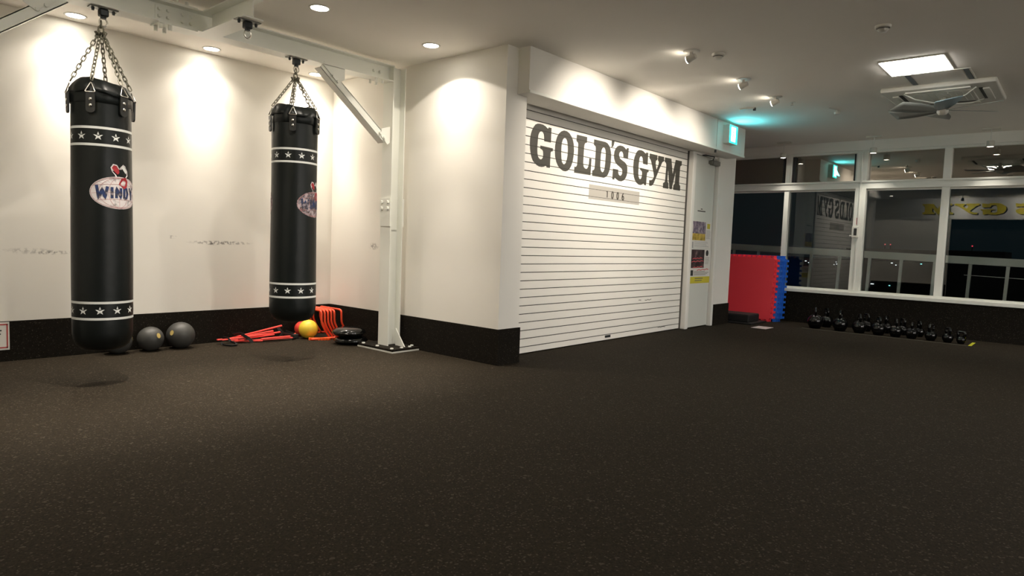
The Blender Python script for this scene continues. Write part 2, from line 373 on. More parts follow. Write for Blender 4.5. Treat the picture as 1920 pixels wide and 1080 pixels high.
# outlines of the shutter letters (metres on the shutter plane)
GLYPHS = {
'G': [[(4.975,2.222),(5.015,2.227),(5.061,2.225),(5.099,2.216),(5.133,2.199),(5.142,2.2),(5.151,2.214),(5.194,2.212),(5.193,2.071),(5.088,2.071),(5.083,2.112),(5.078,2.134),(5.066,2.149),(5.049,2.157),(5.031,2.156),(5.011,2.146),(4.999,2.128),(4.992,2.11),(4.987,2.059),(4.985,2.019),(4.985,1.98),(4.99,1.941),(4.998,1.919),(5.013,1.901),(5.032,1.892),(5.047,1.891),(5.064,1.899),(5.074,1.911),(5.08,1.932),(5.078,1.957),(5.073,1.976),(5.058,1.986),(5.032,1.992),(5.03,2.022),(5.23,2.02),(5.228,1.989),(5.213,1.989),(5.199,1.981),(5.195,1.966),(5.192,1.824),(5.141,1.824),(5.133,1.837),(5.119,1.836),(5.096,1.826),(5.064,1.82),(5.022,1.82),(4.985,1.83),(4.953,1.846),(4.924,1.865),(4.905,1.891),(4.89,1.923),(4.878,1.966),(4.87,2.02),(4.872,2.071),(4.883,2.116),(4.898,2.152),(4.919,2.183),(4.944,2.209)]],
'O': [[(5.403,2.221),(5.448,2.22),(5.49,2.208),(5.527,2.181),(5.556,2.149),(5.574,2.109),(5.584,2.044),(5.58,1.983),(5.567,1.927),(5.544,1.88),(5.516,1.847),(5.486,1.827),(5.451,1.818),(5.411,1.819),(5.365,1.834),(5.324,1.859),(5.292,1.896),(5.271,1.946),(5.263,2.003),(5.264,2.05),(5.273,2.098),(5.29,2.141),(5.321,2.18),(5.359,2.206)],[(5.42,2.149),(5.444,2.142),(5.46,2.123),(5.471,2.095),(5.478,2.043),(5.477,1.983),(5.468,1.94),(5.45,1.902),(5.426,1.885),(5.406,1.888),(5.385,1.907),(5.374,1.941),(5.367,1.993),(5.367,2.052),(5.372,2.094),(5.385,2.125),(5.401,2.142)]],
'L': [[(5.624,2.211),(5.809,2.213),(5.809,2.152),(5.789,2.15),(5.774,2.141),(5.765,2.125),(5.762,2.104),(5.759,2.042),(5.757,1.98),(5.757,1.931),(5.768,1.901),(5.788,1.886),(5.81,1.881),(5.832,1.886),(5.85,1.907),(5.859,1.93),(5.863,1.955),(5.865,1.999),(5.906,1.999),(5.901,1.823),(5.602,1.821),(5.604,1.882),(5.627,1.882),(5.642,1.892),(5.65,1.909),(5.653,1.968),(5.654,2.059),(5.654,2.12),(5.646,2.134),(5.629,2.142),(5.62,2.148)]],
'D': [[(5.94,2.208),(6.161,2.209),(6.201,2.201),(6.232,2.184),(6.259,2.155),(6.278,2.115),(6.287,2.067),(6.285,2.007),(6.277,1.952),(6.261,1.901),(6.235,1.861),(6.202,1.836),(6.159,1.821),(5.931,1.821),(5.93,1.878),(5.952,1.883),(5.967,1.895),(5.973,1.914),(5.977,1.983),(5.979,2.067),(5.979,2.119),(5.972,2.137),(5.954,2.145),(5.94,2.148)],[(6.131,2.147),(6.151,2.142),(6.168,2.122),(6.176,2.091),(6.177,2.038),(6.172,1.973),(6.165,1.918),(6.148,1.887),(6.128,1.877),(6.108,1.883),(6.088,1.905),(6.078,1.941),(6.078,2.005),(6.082,2.069),(6.091,2.112),(6.108,2.137)]],
'apos': [[(6.285,2.24),(6.338,2.243),(6.338,2.223),(6.331,2.2),(6.318,2.18),(6.289,2.164),(6.279,2.173),(6.291,2.18),(6.284,2.191)]],
'S': [[(6.465,2.212),(6.517,2.212),(6.555,2.202),(6.589,2.184),(6.603,2.188),(6.609,2.202),(6.649,2.205),(6.641,2.088),(6.541,2.09),(6.536,2.119),(6.524,2.14),(6.502,2.149),(6.481,2.148),(6.459,2.134),(6.448,2.114),(6.452,2.09),(6.472,2.067),(6.521,2.051),(6.576,2.037),(6.615,2.017),(6.636,1.985),(6.64,1.941),(6.632,1.895),(6.608,1.859),(6.568,1.83),(6.521,1.816),(6.469,1.815),(6.421,1.827),(6.388,1.84),(6.373,1.839),(6.373,1.821),(6.332,1.821),(6.334,1.939),(6.444,1.939),(6.447,1.91),(6.457,1.888),(6.479,1.877),(6.5,1.877),(6.52,1.889),(6.532,1.913),(6.531,1.94),(6.514,1.958),(6.465,1.975),(6.416,1.992),(6.373,2.017),(6.349,2.053),(6.343,2.09),(6.348,2.129),(6.37,2.164),(6.404,2.193),(6.434,2.205)]],
'G2': [[(6.878,2.214),(6.928,2.218),(6.981,2.212),(7.029,2.193),(7.044,2.195),(7.052,2.207),(7.096,2.206),(7.093,2.064),(6.984,2.065),(6.978,2.1),(6.97,2.128),(6.953,2.144),(6.933,2.148),(6.911,2.139),(6.898,2.12),(6.893,2.09),(6.886,2.043),(6.885,1.986),(6.887,1.94),(6.896,1.906),(6.915,1.885),(6.933,1.879),(6.955,1.888),(6.97,1.913),(6.975,1.943),(6.97,1.968),(6.954,1.981),(6.926,1.987),(6.926,2.012),(7.125,2.008),(7.122,1.978),(7.102,1.979),(7.091,1.966),(7.085,1.93),(7.079,1.819),(7.034,1.82),(7.027,1.832),(7.013,1.832),(6.985,1.82),(6.945,1.811),(6.899,1.814),(6.852,1.832),(6.816,1.858),(6.79,1.895),(6.775,1.94),(6.765,1.996),(6.768,2.064),(6.785,2.123),(6.819,2.176),(6.845,2.199)]],
'Y': [[(7.132,2.205),(7.323,2.206),(7.319,2.145),(7.299,2.142),(7.288,2.13),(7.287,2.1),(7.301,2.059),(7.317,2.03),(7.327,2.05),(7.354,2.089),(7.365,2.126),(7.354,2.14),(7.339,2.144),(7.339,2.204),(7.49,2.206),(7.49,2.147),(7.467,2.145),(7.449,2.133),(7.422,2.096),(7.378,2.037),(7.346,1.986),(7.303,1.921),(7.266,1.864),(7.239,1.838),(7.204,1.824),(7.156,1.823),(7.151,1.89),(7.179,1.889),(7.208,1.895),(7.237,1.909),(7.253,1.929),(7.26,1.944),(7.249,1.976),(7.226,2.021),(7.196,2.078),(7.174,2.116),(7.157,2.135),(7.132,2.146)]],
'M': [[(7.514,2.204),(7.68,2.207),(7.712,2.097),(7.734,2.02),(7.76,2.09),(7.8,2.206),(7.969,2.208),(7.967,2.15),(7.947,2.148),(7.932,2.134),(7.929,2.095),(7.922,1.98),(7.922,1.917),(7.934,1.899),(7.957,1.888),(7.961,1.826),(7.77,1.825),(7.77,1.881),(7.795,1.896),(7.807,1.913),(7.815,2.058),(7.801,2.025),(7.765,1.928),(7.742,1.869),(7.73,1.826),(7.67,1.827),(7.648,1.905),(7.623,2.014),(7.612,2.056),(7.607,2.037),(7.605,1.938),(7.608,1.913),(7.637,1.891),(7.64,1.825),(7.499,1.825),(7.499,1.885),(7.526,1.894),(7.542,1.904),(7.548,1.932),(7.552,2.007),(7.557,2.081),(7.557,2.118),(7.547,2.135),(7.531,2.145),(7.514,2.146)]],
}
# ------------------------------------------------------------------ room shell
XB, YA = 4.247, 6.37
struct(bx('floor', (-.9, 10.95, -7.2, 8.6, -.12, 0), M['floor']))
struct(bx('ceiling', (-.9, 10.95, -7.2, 8.6, H, H + .12), M['ceil']))
# niche wall behind the bags, and the wall block that closes the niche on the right
struct(bx('wall_rear', (-.9, XB, YA, YA + .15, 0, H), M['wall_scuffed']))
struct(bx('wall_middle', (XB, 4.52, 3.819, 8.45, 0, H), M['wall_side']))
struct(bx('baseboard_rear', (-.9, XB - .012, YA - .012, YA, 0, .3175), M['dado']))
bm = bmesh.new(); box(bm, XB - .012, XB, 3.807, YA - .012, 0, .3175); box(bm, XB, 4.532, 3.807, 3.819, 0, .3175)
struct(finish('baseboard_middle', bm, M['dado']))
# wall behind the camera side: board wall carrying the yellow sign (seen only as a reflection in the windows)
bm = bmesh.new(); box(bm, -.62, -.5, 2.95, YA, 0, H)
struct(finish('wall_left', bm, M['wall']))
struct(bx('baseboard_left', (-.5, -.488, 2.95, YA - .012, 0, .3175), M['dado']))
struct(bx('wall_front', (-.9, 10.95, -7.2, -7.05, 0, H), M['plain']))
struct(bx('unlit_opening_left', (-.95, -.9, -7.05, 2.95, 0, H), M['dark']))  # near-black sheet painted as the shade of the unlit space beyond
# wall around the shutter, and the added light block behind it
struct(bx('shutter_light_block', (4.52, 8.9, 4.22, 4.34, 0, H), M['plain']))  # unseen blocker added to stop light leaking in behind the shutter
bm = bmesh.new(); box(bm, 8.93, 9.44, 3.95, 8.45, 0, H)
struct(finish('wall_right_pier', bm, M['plain']))
bm = bmesh.new(); box(bm, 8.935, 9.452, 3.938, 3.95, 0, .3); box(bm, 9.44, 9.452, 3.95, 8.4, 0, .3)
struct(finish('baseboard_right_pier', bm, M['dado']))
struct(bx('wall_corridor_end', (9.44, 10.75, 8.45, 8.6, 0, H), M['plain']))
# long box soffit over the shutter with a pale nosing strip
bm = bmesh.new(); box(bm, 4.39, 9.08, 3.69, 3.985, 2.36, H)
box(bm, 8.11, 9.08, 3.985, 4.22, 2.36, H)
sf = struct(finish('trim_1', bm, M['plain']))
sf.name = 'trim_1'
bx('nosing_strip', (4.39, 9.08, 3.678, 3.6905, 2.36, 2.385), M['steel'], sf, .003)
bm = bmesh.new(); box(bm, 8.158, 8.166, 3.682, 3.691, 2.40, H)
finish('seam', bm, M['alu'], sf)
bm = bmesh.new(); cyl(bm, (8.17, 3.70, 2.325), (8.17, 3.70, 2.39), .014); finish('bolt_stub', bm, M['iron'], sf)

# ------------------------------------------------------------------ rolling shutter with its printed name
SH_Y = 4.06
sh = thing('rolling_shutter', 'white slatted rolling shutter printed with large dark letters and a number band', 'shutter', (6.3, SH_Y, 0))
PITCH, Z0 = .0806, .069
def sh_slat(z0, z1, nm):
    bm = bmesh.new()
    prof = [(0, z0 + .0035), (-.008, z0 + .003), (-.0115, z0 + .0055), (-.012, z0 + .008), (-.012, z1 - .005), (-.0115, z1 - .003), (-.009, z1 - .0015), (.004, z1 - .001), (.008, z1 - .001), (.008, z0 + .0035)]
    A = [bm.verts.new((4.53 - 6.3, y + .012, z)) for y, z in prof]; B = [bm.verts.new((8.125 - 6.3, y + .012, z)) for y, z in prof]
    n = len(prof)
    for k in range(n): bm.faces.new((A[k], A[(k + 1) % n], B[(k + 1) % n], B[k]))
    bm.faces.new(A); bm.faces.new(B[::-1])
    return finish(nm, bm, M['slat'], sh)
proto = sh_slat(0, PITCH, 'slat'); proto.location = (0, 0, Z0)
for k in range(1, 29):
    inst(proto, sh, (0, 0, Z0 + k * PITCH))
bm = bmesh.new(); box(bm, 4.53 - 6.3, 8.125 - 6.3, -.0006, .004, -.0016, .0036)  # painted shade of the grooves: a dark strip at each slat joint
seam = finish('slat_gap_shade', bm, mat('dark_gap_shade', (.025, .022, .018), .8), sh); seam.location = (0, 0, Z0)
for k in range(1, 29): inst(seam, sh, (0, 0, Z0 + k * PITCH))  # painted groove shade repeated at each slat joint
bot = sh_slat(.006, Z0, 'bottom_bar')
bm = bmesh.new(); box(bm, 4.53 - 6.3, 8.125 - 6.3, .022, .03, .01, 2.44); finish('gap_shade_sheet', bm, M['dark'], sh)  # near-black sheet that puts shade into the gaps between slats
bm = bmesh.new()
box(bm, .03, .14, -.006, .0015, .035, .062, .002)
finish('pull_slot', bm, M['iron'], sh)
bm = bmesh.new(); box(bm, 8.124 - 6.3, 8.133 - 6.3, -.02, .02, 0, 2.36); finish('guide_rail', bm, mat('grey_guide', (.10, .095, .085), .5), sh)
# print: letters cut where the slats meet
def clip_bands(bm):
    z = Z0
    while z < 2.3:
        for zz in (z - .0012, z + .0030):
            g = bm.verts[:] + bm.edges[:] + bm.faces[:]
            bmesh.ops.bisect_plane(bm, geom=g, plane_co=(0, 0, zz), plane_no=(0, 0, 1))
        z += PITCH
    kill = []
    for f in bm.faces:
        c = f.calc_center_median().z; q = (c - Z0) % PITCH
        if q < .0030 or q > PITCH - .0012: kill.append(f)
    bmesh.ops.delete(bm, geom=kill, context='FACES')
for k, loops in GLYPHS.items():
    bm = bmesh.new(); polyface(bm, loops, lambda u, v: (u - 6.3, -.0018, v)); clip_bands(bm)
    g = bmesh.ops.extrude_face_region(bm, geom=bm.faces[:])
    bmesh.ops.translate(bm, verts=[e for e in g['geom'] if isinstance(e, bmesh.types.BMVert)], vec=(0, .0014, 0))
    finish('apostrophe' if k == 'apos' else 'letter', bm, M['letter'], sh)
bm = bmesh.new(); polyface(bm, [[(5.885, 1.574), (6.936, 1.574), (6.936, 1.728), (5.885, 1.728)]], lambda u, v: (u - 6.3, -.0012, v)); clip_bands(bm)
g = bmesh.ops.extrude_face_region(bm, geom=bm.faces[:]); bmesh.ops.translate(bm, verts=[e for e in g['geom'] if isinstance(e, bmesh.types.BMVert)], vec=(0, .001, 0))
finish('number_band', bm, M['plate_print'], sh)
def ribbon(bm, pts, w, fn, closed=False, dv=(0, .0012, 0)):
    """flat stroke of width w through 2-D points"""
    P = [Vector((a, b, 0)) for a, b in pts]; n = len(P); L, R = [], []
    for i, p in enumerate(P):
        a = P[(i - 1) % n] if closed or i else p; b = P[(i + 1) % n] if closed or i < n - 1 else p
        t = (b - a).normalized(); s = Vector((-t.y, t.x, 0)) * w / 2
        L.append(bm.verts.new(fn(*(p + s).xy))); R.append(bm.verts.new(fn(*(p - s).xy)))
    fs = []
    for i in range(n if closed else n - 1):
        j = (i + 1) % n; fs.append(bm.faces.new((L[i], L[j], R[j], R[i])))
    return fs
def ell(cx, cy, rx, ry, n=20, a0=0, a1=2 * pi, closed=True):
    m = n if closed else n + 1
    return [(cx + rx * cos(a0 + (a1 - a0) * k / n), cy + ry * sin(a0 + (a1 - a0) * k / n)) for k in range(m)]
def digit(pts_list):
    bm = bmesh.new()
    for pts, cl in pts_list: ribbon(bm, pts, .0155, lambda u, v: (u - 6.3, -.0032, v), cl)
    g = bmesh.ops.extrude_face_region(bm, geom=bm.faces[:]); bmesh.ops.translate(bm, verts=[e for e in g['geom'] if isinstance(e, bmesh.types.BMVert)], vec=(0, .0014, 0))
    finish('digit', bm, M['digit'], sh)
digit([([(6.222, 1.676), (6.242, 1.682), (6.242, 1.612)], False)])
digit([(ell(6.348, 1.646, .017, .036), True)])
digit([(ell(6.457, 1.646, .017, .036), True)])
digit([(ell(6.570, 1.629, .0165, .020), True), ([(6.583, 1.682), (6.566, 1.676), (6.556, 1.655), (6.5535, 1.632)], False)])
SCM = mat('grey_scuff', (.16, .15, .13), .7)
for x, z, w in ((7.07, .436, .03), (7.27, .431, .08), (7.60, .062, .05), (7.70, .064, .05)):
    bm = bmesh.new(); pts = [(x - w + 2 * w * k / 8, z + rnd.uniform(-.006, .006)) for k in range(9)]
    ribbon(bm, pts, .008, lambda u, v: (u - 6.3, -.0012, v)); finish('scuff_mark', bm, SCM, sh)

# jamb, door, frame
bx('jamb_post', (8.134, 8.222, 3.972, 4.22, 0, 2.36), M['plain'], None, .012)
struct(bpy.data.objects['jamb_post']); bpy.data.objects['jamb_post'].name = 'trim_2'
dr = bpy.data.objects.new('door_1', None); COL.objects.link(dr); dr.location = (8.53, 4.0, 0); struct(dr)
bx('door_leaf', (8.225 - 8.53, 8.855 - 8.53, .0, .04, .012, 2.33), M['door'], dr, .004)
bx('gap_strip', (8.855 - 8.53, 8.872 - 8.53, .01, .06, 0, 2.355), M['gap'], dr)
bx('frame_post', (8.872 - 8.53, 8.93 - 8.53, -.05, .2, 0, 2.36), M['plain'], dr, .004)
bx('frame_head', (8.225 - 8.53, 8.872 - 8.53, -.02, .2, 2.333, 2.36), M['plain'], dr)
bm = bmesh.new(); box(bm, .14, .36, -.062, .0, 2.235, 2.300, .010); box(bm, .10, .14, -.05, 0, 2.245, 2.29, .008)
dc = finish('door_closer', bm, mat('grey_closer', (.18, .18, .16), .4, metal=.3), dr)
bm = bmesh.new(); tube(bm, [(.17, -.035, 2.305), (.00, -.13, 2.318), (-.10, -.05, 2.335)], .008, 6); box(bm, -.14, -.06, -.07, -.02, 2.325, 2.34)
finish('closer_arm', bm, M['iron'], dr)
# posters on the door
DY = 3.9985
def poster(label, x0, x1, z0, z1, cols, grp=None):
    t = thing('poster', label, 'poster', ((x0 + x1) / 2, DY, z0))
    cx = (x0 + x1) / 2
    bx('sheet', (x0 - cx, x1 - cx, -.0012, .001, 0, z1 - z0), M['paper'], t)
    for nm, a, b, c, d, m in cols:
        bx(nm, (a - cx, b - cx, -.0022, -.0011, c - z0, d - z0), m, t)
    return t, cx, z0
def lines(bm, x0, x1, zt, n, dz, cx, z0, w=.006):
    for k in range(n):
        e = x1 - rnd.uniform(0, .3) * (x1 - x0)
        box(bm, x0 - cx, e - cx, -.0024, -.0011, zt - k * dz - w - z0, zt - k * dz - z0)
t, cx, z0 = poster('upper poster on the narrow door, crowd photo over yellow with a small text column', 8.24, 8.845, 1.09, 1.455,
    [('photo_print', 8.25, 8.655, 1.195, 1.45, M['photo1']), ('round_badge', 8.70, 8.79, 1.36, 1.43, M['poster_yellow'])])
bm = bmesh.new(); lines(bm, 8.68, 8.83, 1.34, 9, .014, cx, z0, .005); lines(bm, 8.33, 8.82, 1.18, 5, .016, cx, z0, .005); box(bm, 8.25 - cx, 8.30 - cx, -.0024, -.0011, .0, .085)
finish('text_print', bm, mat('grey_small_print', (.35, .35, .34), .6), t)
t, cx, z0 = poster('lower poster on the narrow door, dark photo with red script and a yellow bottom band', 8.23, 8.86, .60, 1.075,
    [('photo_print', 8.25, 8.66, .82, 1.07, M['photo2']), ('yellow_band', 8.20, 8.86, .61, .70, M['poster_yellow']), ('portrait_print', 8.25, 8.34, .715, .79, M['ink'])])
bm = bmesh.new(); bmesh.ops.create_circle(bm, cap_ends=True, segments=20, radius=.042, matrix=Matrix.Translation((8.745 - cx, -.0026, 1.045 - z0 - .02)) @ Matrix.Rotation(pi / 2, 4, 'X')); finish('round_badge', bm, M['ink'], t)
bm = bmesh.new(); lines(bm, 8.36, 8.84, .775, 4, .016, cx, z0, .006); lines(bm, 8.69, 8.83, .96, 5, .02, cx, z0, .004); lines(bm, 8.40, 8.70, .682, 2, .028, cx, z0, .012)
finish('text_print', bm, mat('dark_small_print', (.16, .15, .13), .6), t)
bm = bmesh.new()
for x, z, w in ((8.30, .945, .30), (8.28, .905, .36), (8.32, .825, .30), (8.45, .79, .36)):
    ribbon(bm, [(x + w * k / 6, z + .012 * ((k % 2) * 2 - 1) * .5 + k * .002) for k in range(7)], .011, lambda u, v: (u - cx, -.003, v - z0))
finish('script_print', bm, mat('red_script', (.62, .10, .11), .6), t)
bm = bmesh.new(); box(bm, -.025, .025, -.001, .0, .03, .042); box(bm, -.12, .12, -.001, 0, 0, .014)
o = finish('door_lettering', bm, M['digit']); o.location = (8.50, 3.9985, 1.585); tag(o, 'small two-line dark lettering on the narrow door above the posters', 'lettering')

# ------------------------------------------------------------------ exit sign on the soffit
t = thing('exit_sign', 'glowing green and white emergency exit sign on the soffit face', 'sign', (8.48, 3.69, 2.465))
bx('housing', (-.13, .13, -.085, 0, 0, .24), M['plastic_white'], t, .005)
bm = bmesh.new(); box(bm, -.122, .122, -.0875, -.084, .008, .232); finish('green_face', bm, M['exit_green'], t)
bm = bmesh.new(); box(bm, -.075, .06, -.0895, -.087, .03, .215); finish('white_face', bm, M['exit_white'], t)
bm = bmesh.new()      # running figure leaving through a doorway
fx = lambda u, v: (u - .008, -.0905, v + .125)
for pts, w in (([(-.02, .035), (.0, .0), (.018, -.03), (.045, -.035)], .016), ([(.0, .0), (-.02, -.028), (-.045, -.05)], .014), ([(-.018, .03), (-.045, .012)], .010), ([(-.018, .032), (.018, .022), (.03, .035)], .010)):
    ribbon(bm, pts, w, fx)
polyface(bm, [ell(-.026, .055, .011, .012, 10)], fx)
finish('running_figure', bm, M['exit_green'], t)
l = bpy.data.lights.new('exit_sign_light', 'AREA'); l.energy = 1.5; l.color = (.06, .72, .86); l.size = .2; l.shape = 'RECTANGLE'; l.size_y = .2
lo = bpy.data.objects.new('exit_sign_light', l); COL.objects.link(lo); lo.location = (8.48, 3.592, 2.6); lo.rotation_euler = (Vector((0, -1, .5))).to_track_quat('-Z', 'Y').to_euler()

# ------------------------------------------------------------------ window wall
DX = 10.62
struct(bx('wall_window', (DX, 10.85, -7.05, 8.45, 0, .485), M['dado']))
struct(bx('trim_3', (10.72, 10.95, -7.05, 8.45, 2.605, H), M['plain']))
wn = bpy.data.objects.new('window_1', None); COL.objects.link(wn); wn.location = (10.75, 2.0, 0); struct(wn)
def wp(name, x0, x1, y0, y1, z0, z1, m=None, bev=.003): return bx(name, (x0 - 10.75, x1 - 10.75, y0 - 2, y1 - 2, z0, z1), m or M['alu'], wn, bev)
wp('sill', 10.585, 10.90, -7.05, 8.4, .475, .522)
wp('sill_upstand', 10.70, 10.86, -7.05, 8.4, .522, .545)
wp('transom', 10.70, 10.86, -7.05, 8.4, 2.045, 2.155)
wp('transom_lip', 10.685, 10.70, -7.05, 8.4, 2.135, 2.16)
wp('head_rail', 10.74, 10.86, -7.05, 8.4, 2.57, 2.605)
MY = [(3.60, 3.67), (2.50, 2.645), (1.475, 1.565), (.42, .51), (-.64, -.50), (-1.68, -1.59), (-2.72, -2.63), (-3.78, -3.64), (-4.8, -4.7), (-5.9, -5.76), (-6.95, -6.86), (4.66, 4.75), (5.68, 5.82), (6.74, 6.83), (7.8, 7.9)]
for a, b in MY:
    big = b - a > .12
    wp('mullion', 10.695 if big else 10.715, 10.86, a, b, .545, 2.045)
    wp('upper_mullion', 10.695 if big else 10.715, 10.86, a, b, 2.155, 2.58)
    if big: wp('cover_strip', 10.683, 10.695, (a + b) / 2 - .012, (a + b) / 2 + .012, .545, 2.58)
ys = sorted([a for a, b in MY]); bs = sorted([b for a, b in MY])
for y0, y1 in zip(bs[:-1], ys[1:]):
    wp('pane', 10.795, 10.801, y0, y1, .545, 2.045, M['glass'], 0)
    wp('upper_pane', 10.795, 10.801, y0, y1, 2.155, 2.57, M['glass_film'], 0)
    wp('glazing_bead', 10.772, 10.794, y0, y1, 2.02, 2.045, M['alu'])
for a, b in ((3.54, 3.575), (3.695, 3.72), (2.665, 2.69)):
    wp('vent_gasket', 10.735, 10.79, a, b, 2.17, 2.56, M['gap'], 0)
for a, b in ((3.575, 3.60), (2.645, 2.665)):
    wp('sash_stile', 10.72, 10.79, a, b, 2.16, 2.57)
# wall mounted controller on the wide mullion
t = thing('wall_controller', 'small white controller with dark display on the wide window mullion', 'controller', (10.695, 2.60, 1.33))
bx('case', (-.028, 0, -.045, .045, 0, .165), M['plastic_white'], t, .004)
bx('display', (-.030, -.027, -.022, .018, .03, .135), M['ink'], t)
bx('clip', (-.02, 0, .05, .075, .02, .035), M['plastic_white'], t)
o = bx('notice_sticker', (10.6925, 10.695, 2.56, 2.60, 1.52, 1.62), mat('pink_sticker', (.55, .25, .27), .6)); tag(o, 'small pink notice sticker above the controller on the window mullion', 'sticker')

# ------------------------------------------------------------------ balcony and night outside
struct(bx('balcony_floor', (10.95, 12.3, -6, 9, -.30, -.15), M['concrete']))
t = thing('balcony_railing', 'grey balcony railing with broad top band outside the dark windows', 'railing', (12.0, 2.3, 0))
t.rotation_euler = (radians(1.35), 0, 0)
bx('top_band', (-.03, .03, -7.5, 6.3, 1.02, 1.135), M['rail'], t, .006)
pb = bx('rail_post', (-.02, .02, -.022, .022, -.16, 1.02), M['rail'], t, .003); pb.location = (0, 3.611 - 2.3, 0)
y = 3.611
for k in range(-11, 20):
    if k == 0: continue
    inst(pb, t, (0, 3.611 - .456 * k - 2.3 if 3.611 - .456 * k > -5.2 else -7.4 + .0 * k, 0)) if 3.611 - .456 * k > -5.2 and 3.611 - .456 * k < 8.5 else None
bx('wire', (-.006, .006, -7.5, -.9, .85, .858), M['rail'], t)
t = thing('office_tower', 'unlit dark tower far beyond the balcony with two red warning lights on its roof', 'building', (186, 36.1, -40))
bx('block', (-8, 8, -9, 9, 0, 42.6), M['tower'], t)
for yy in (-.55, .6):
    bm = bmesh.new(); bmesh.ops.create_icosphere(bm, subdivisions=2, radius=.15); o = finish('warning_light', bm, M['city_red'], t); o.location = (-7.6, yy, 43.7)
    bm = bmesh.new(); cyl(bm, (-7.6, yy, 42.6), (-7.6, yy, 43.5), .12, seg=6); finish('mast', bm, M['tower'], t)
t = thing('office_tower', 'unlit dark tower far out behind the right-hand window with one red roof light', 'building', (190, 19.6, -40))
bx('block', (-8, 8, -6, 6, 0, 42.8), M['tower'], t)
bm = bmesh.new(); bmesh.ops.create_icosphere(bm, subdivisions=2, radius=.16); o = finish('warning_light', bm, M['city_red'], t); o.location = (-7, .3, 43.9)
bm = bmesh.new(); cyl(bm, (-7, .3, 42.8), (-7, .3, 43.7), .12, seg=6); finish('mast', bm, M['tower'], t)
t = thing('city_block', 'low dark city blocks with scattered lit windows beyond the railing', 'buildings', (120, 28, -30))
bx('block', (0, 22, -26, 22, 0, 30.15), M['tower'], t)
for yy, zz, wy, m in ((36.7, -.4, .5, 'city_white'), (36.2, -.65, .3, 'city_white'), (35.7, -1.25, .35, 'city_white'), (31.8, -.35, .2, 'city_white'), (32.1, -.8, .22, 'city_white'), (31.7, -.68, .3, 'city_white'),
                      (23.5, -.12, .5, 'city_white'), (22.9, -.42, .3, 'city_white'), (19.44, -.08, .45, 'city_cyan'), (26.1, -3.65, .9, 'city_white'), (23.6, -3.75, .4, 'city_cyan')):
    bx('lit_window', (-.15, -.02, yy - 28 - wy / 4, yy - 28 + wy / 4, zz + 30 - .04, zz + 30.05), M[m], t)
# ------------------------------------------------------------------ steel frame the bags hang from
fr = thing('bag_frame', 'cream painted bolted steel beam frame with braces carrying both punching bags', 'frame', (2.32, 5.125, 0))
FO = Vector((2.32, 5.125, 0))
def hbeam(name, p0, p1, up, w=.15, h=.15, tf=.010, tw=.007, parent=fr, off=FO):
    """H section from p0 to p1; up = direction across the flanges"""
    p0, p1, up = Vector(p0) - off, Vector(p1) - off, Vector(up).normalized()
    d = (p1 - p0); L = d.length; d.normalize(); s = d.cross(up).normalized()
    mx = Matrix((( d.x, s.x, up.x, p0.x), (d.y, s.y, up.y, p0.y), (d.z, s.z, up.z, p0.z), (0, 0, 0, 1)))
    bm = bmesh.new()
    a, b, c = w / 2, h / 2, tw / 2
    pr = [(-a, -b), (a, -b), (a, -b + tf), (c, -b + tf), (c, b - tf), (a, b - tf), (a, b), (-a, b), (-a, b - tf), (-c, b - tf), (-c, -b + tf), (-a, -b + tf)]
    A = [bm.verts.new(mx @ Vector((0, y, z))) for y, z in pr]; B = [bm.verts.new(mx @ Vector((L, y, z))) for y, z in pr]
    n = len(pr)
    for k in range(n): bm.faces.new((A[k], A[(k + 1) % n], B[(k + 1) % n], B[k]))
    bm.faces.new(A); bm.faces.new(B[::-1])
    return finish(name, bm, M['steel'], parent)
BZ = 2.625
bm = bmesh.new(); cyl(bm, (0, 0, 0), (0, 0, 1), 1, .93, 6); BOLT = bpy.data.meshes.new('bolt'); bm.to_mesh(BOLT); bm.free(); BOLT.materials.append(M['steel'])
def bolt(p0, p1, r):
    p0, p1 = Vector(p0), Vector(p1); o = bpy.data.objects.new('bolt', BOLT); COL.objects.link(o); o.parent = fr; o.location = p0
    o.rotation_euler = (p1 - p0).to_track_quat('Z', 'Y').to_euler(); o.scale = (r, r, (p1 - p0).length)
hbeam('main_beam', (.62, 5.125, BZ), (4.02, 5.125, BZ), (0, 0, 1))
hbeam('cross_beam', (2.31, 5.05, BZ), (2.31, 4.44, BZ), (0, 0, 1))
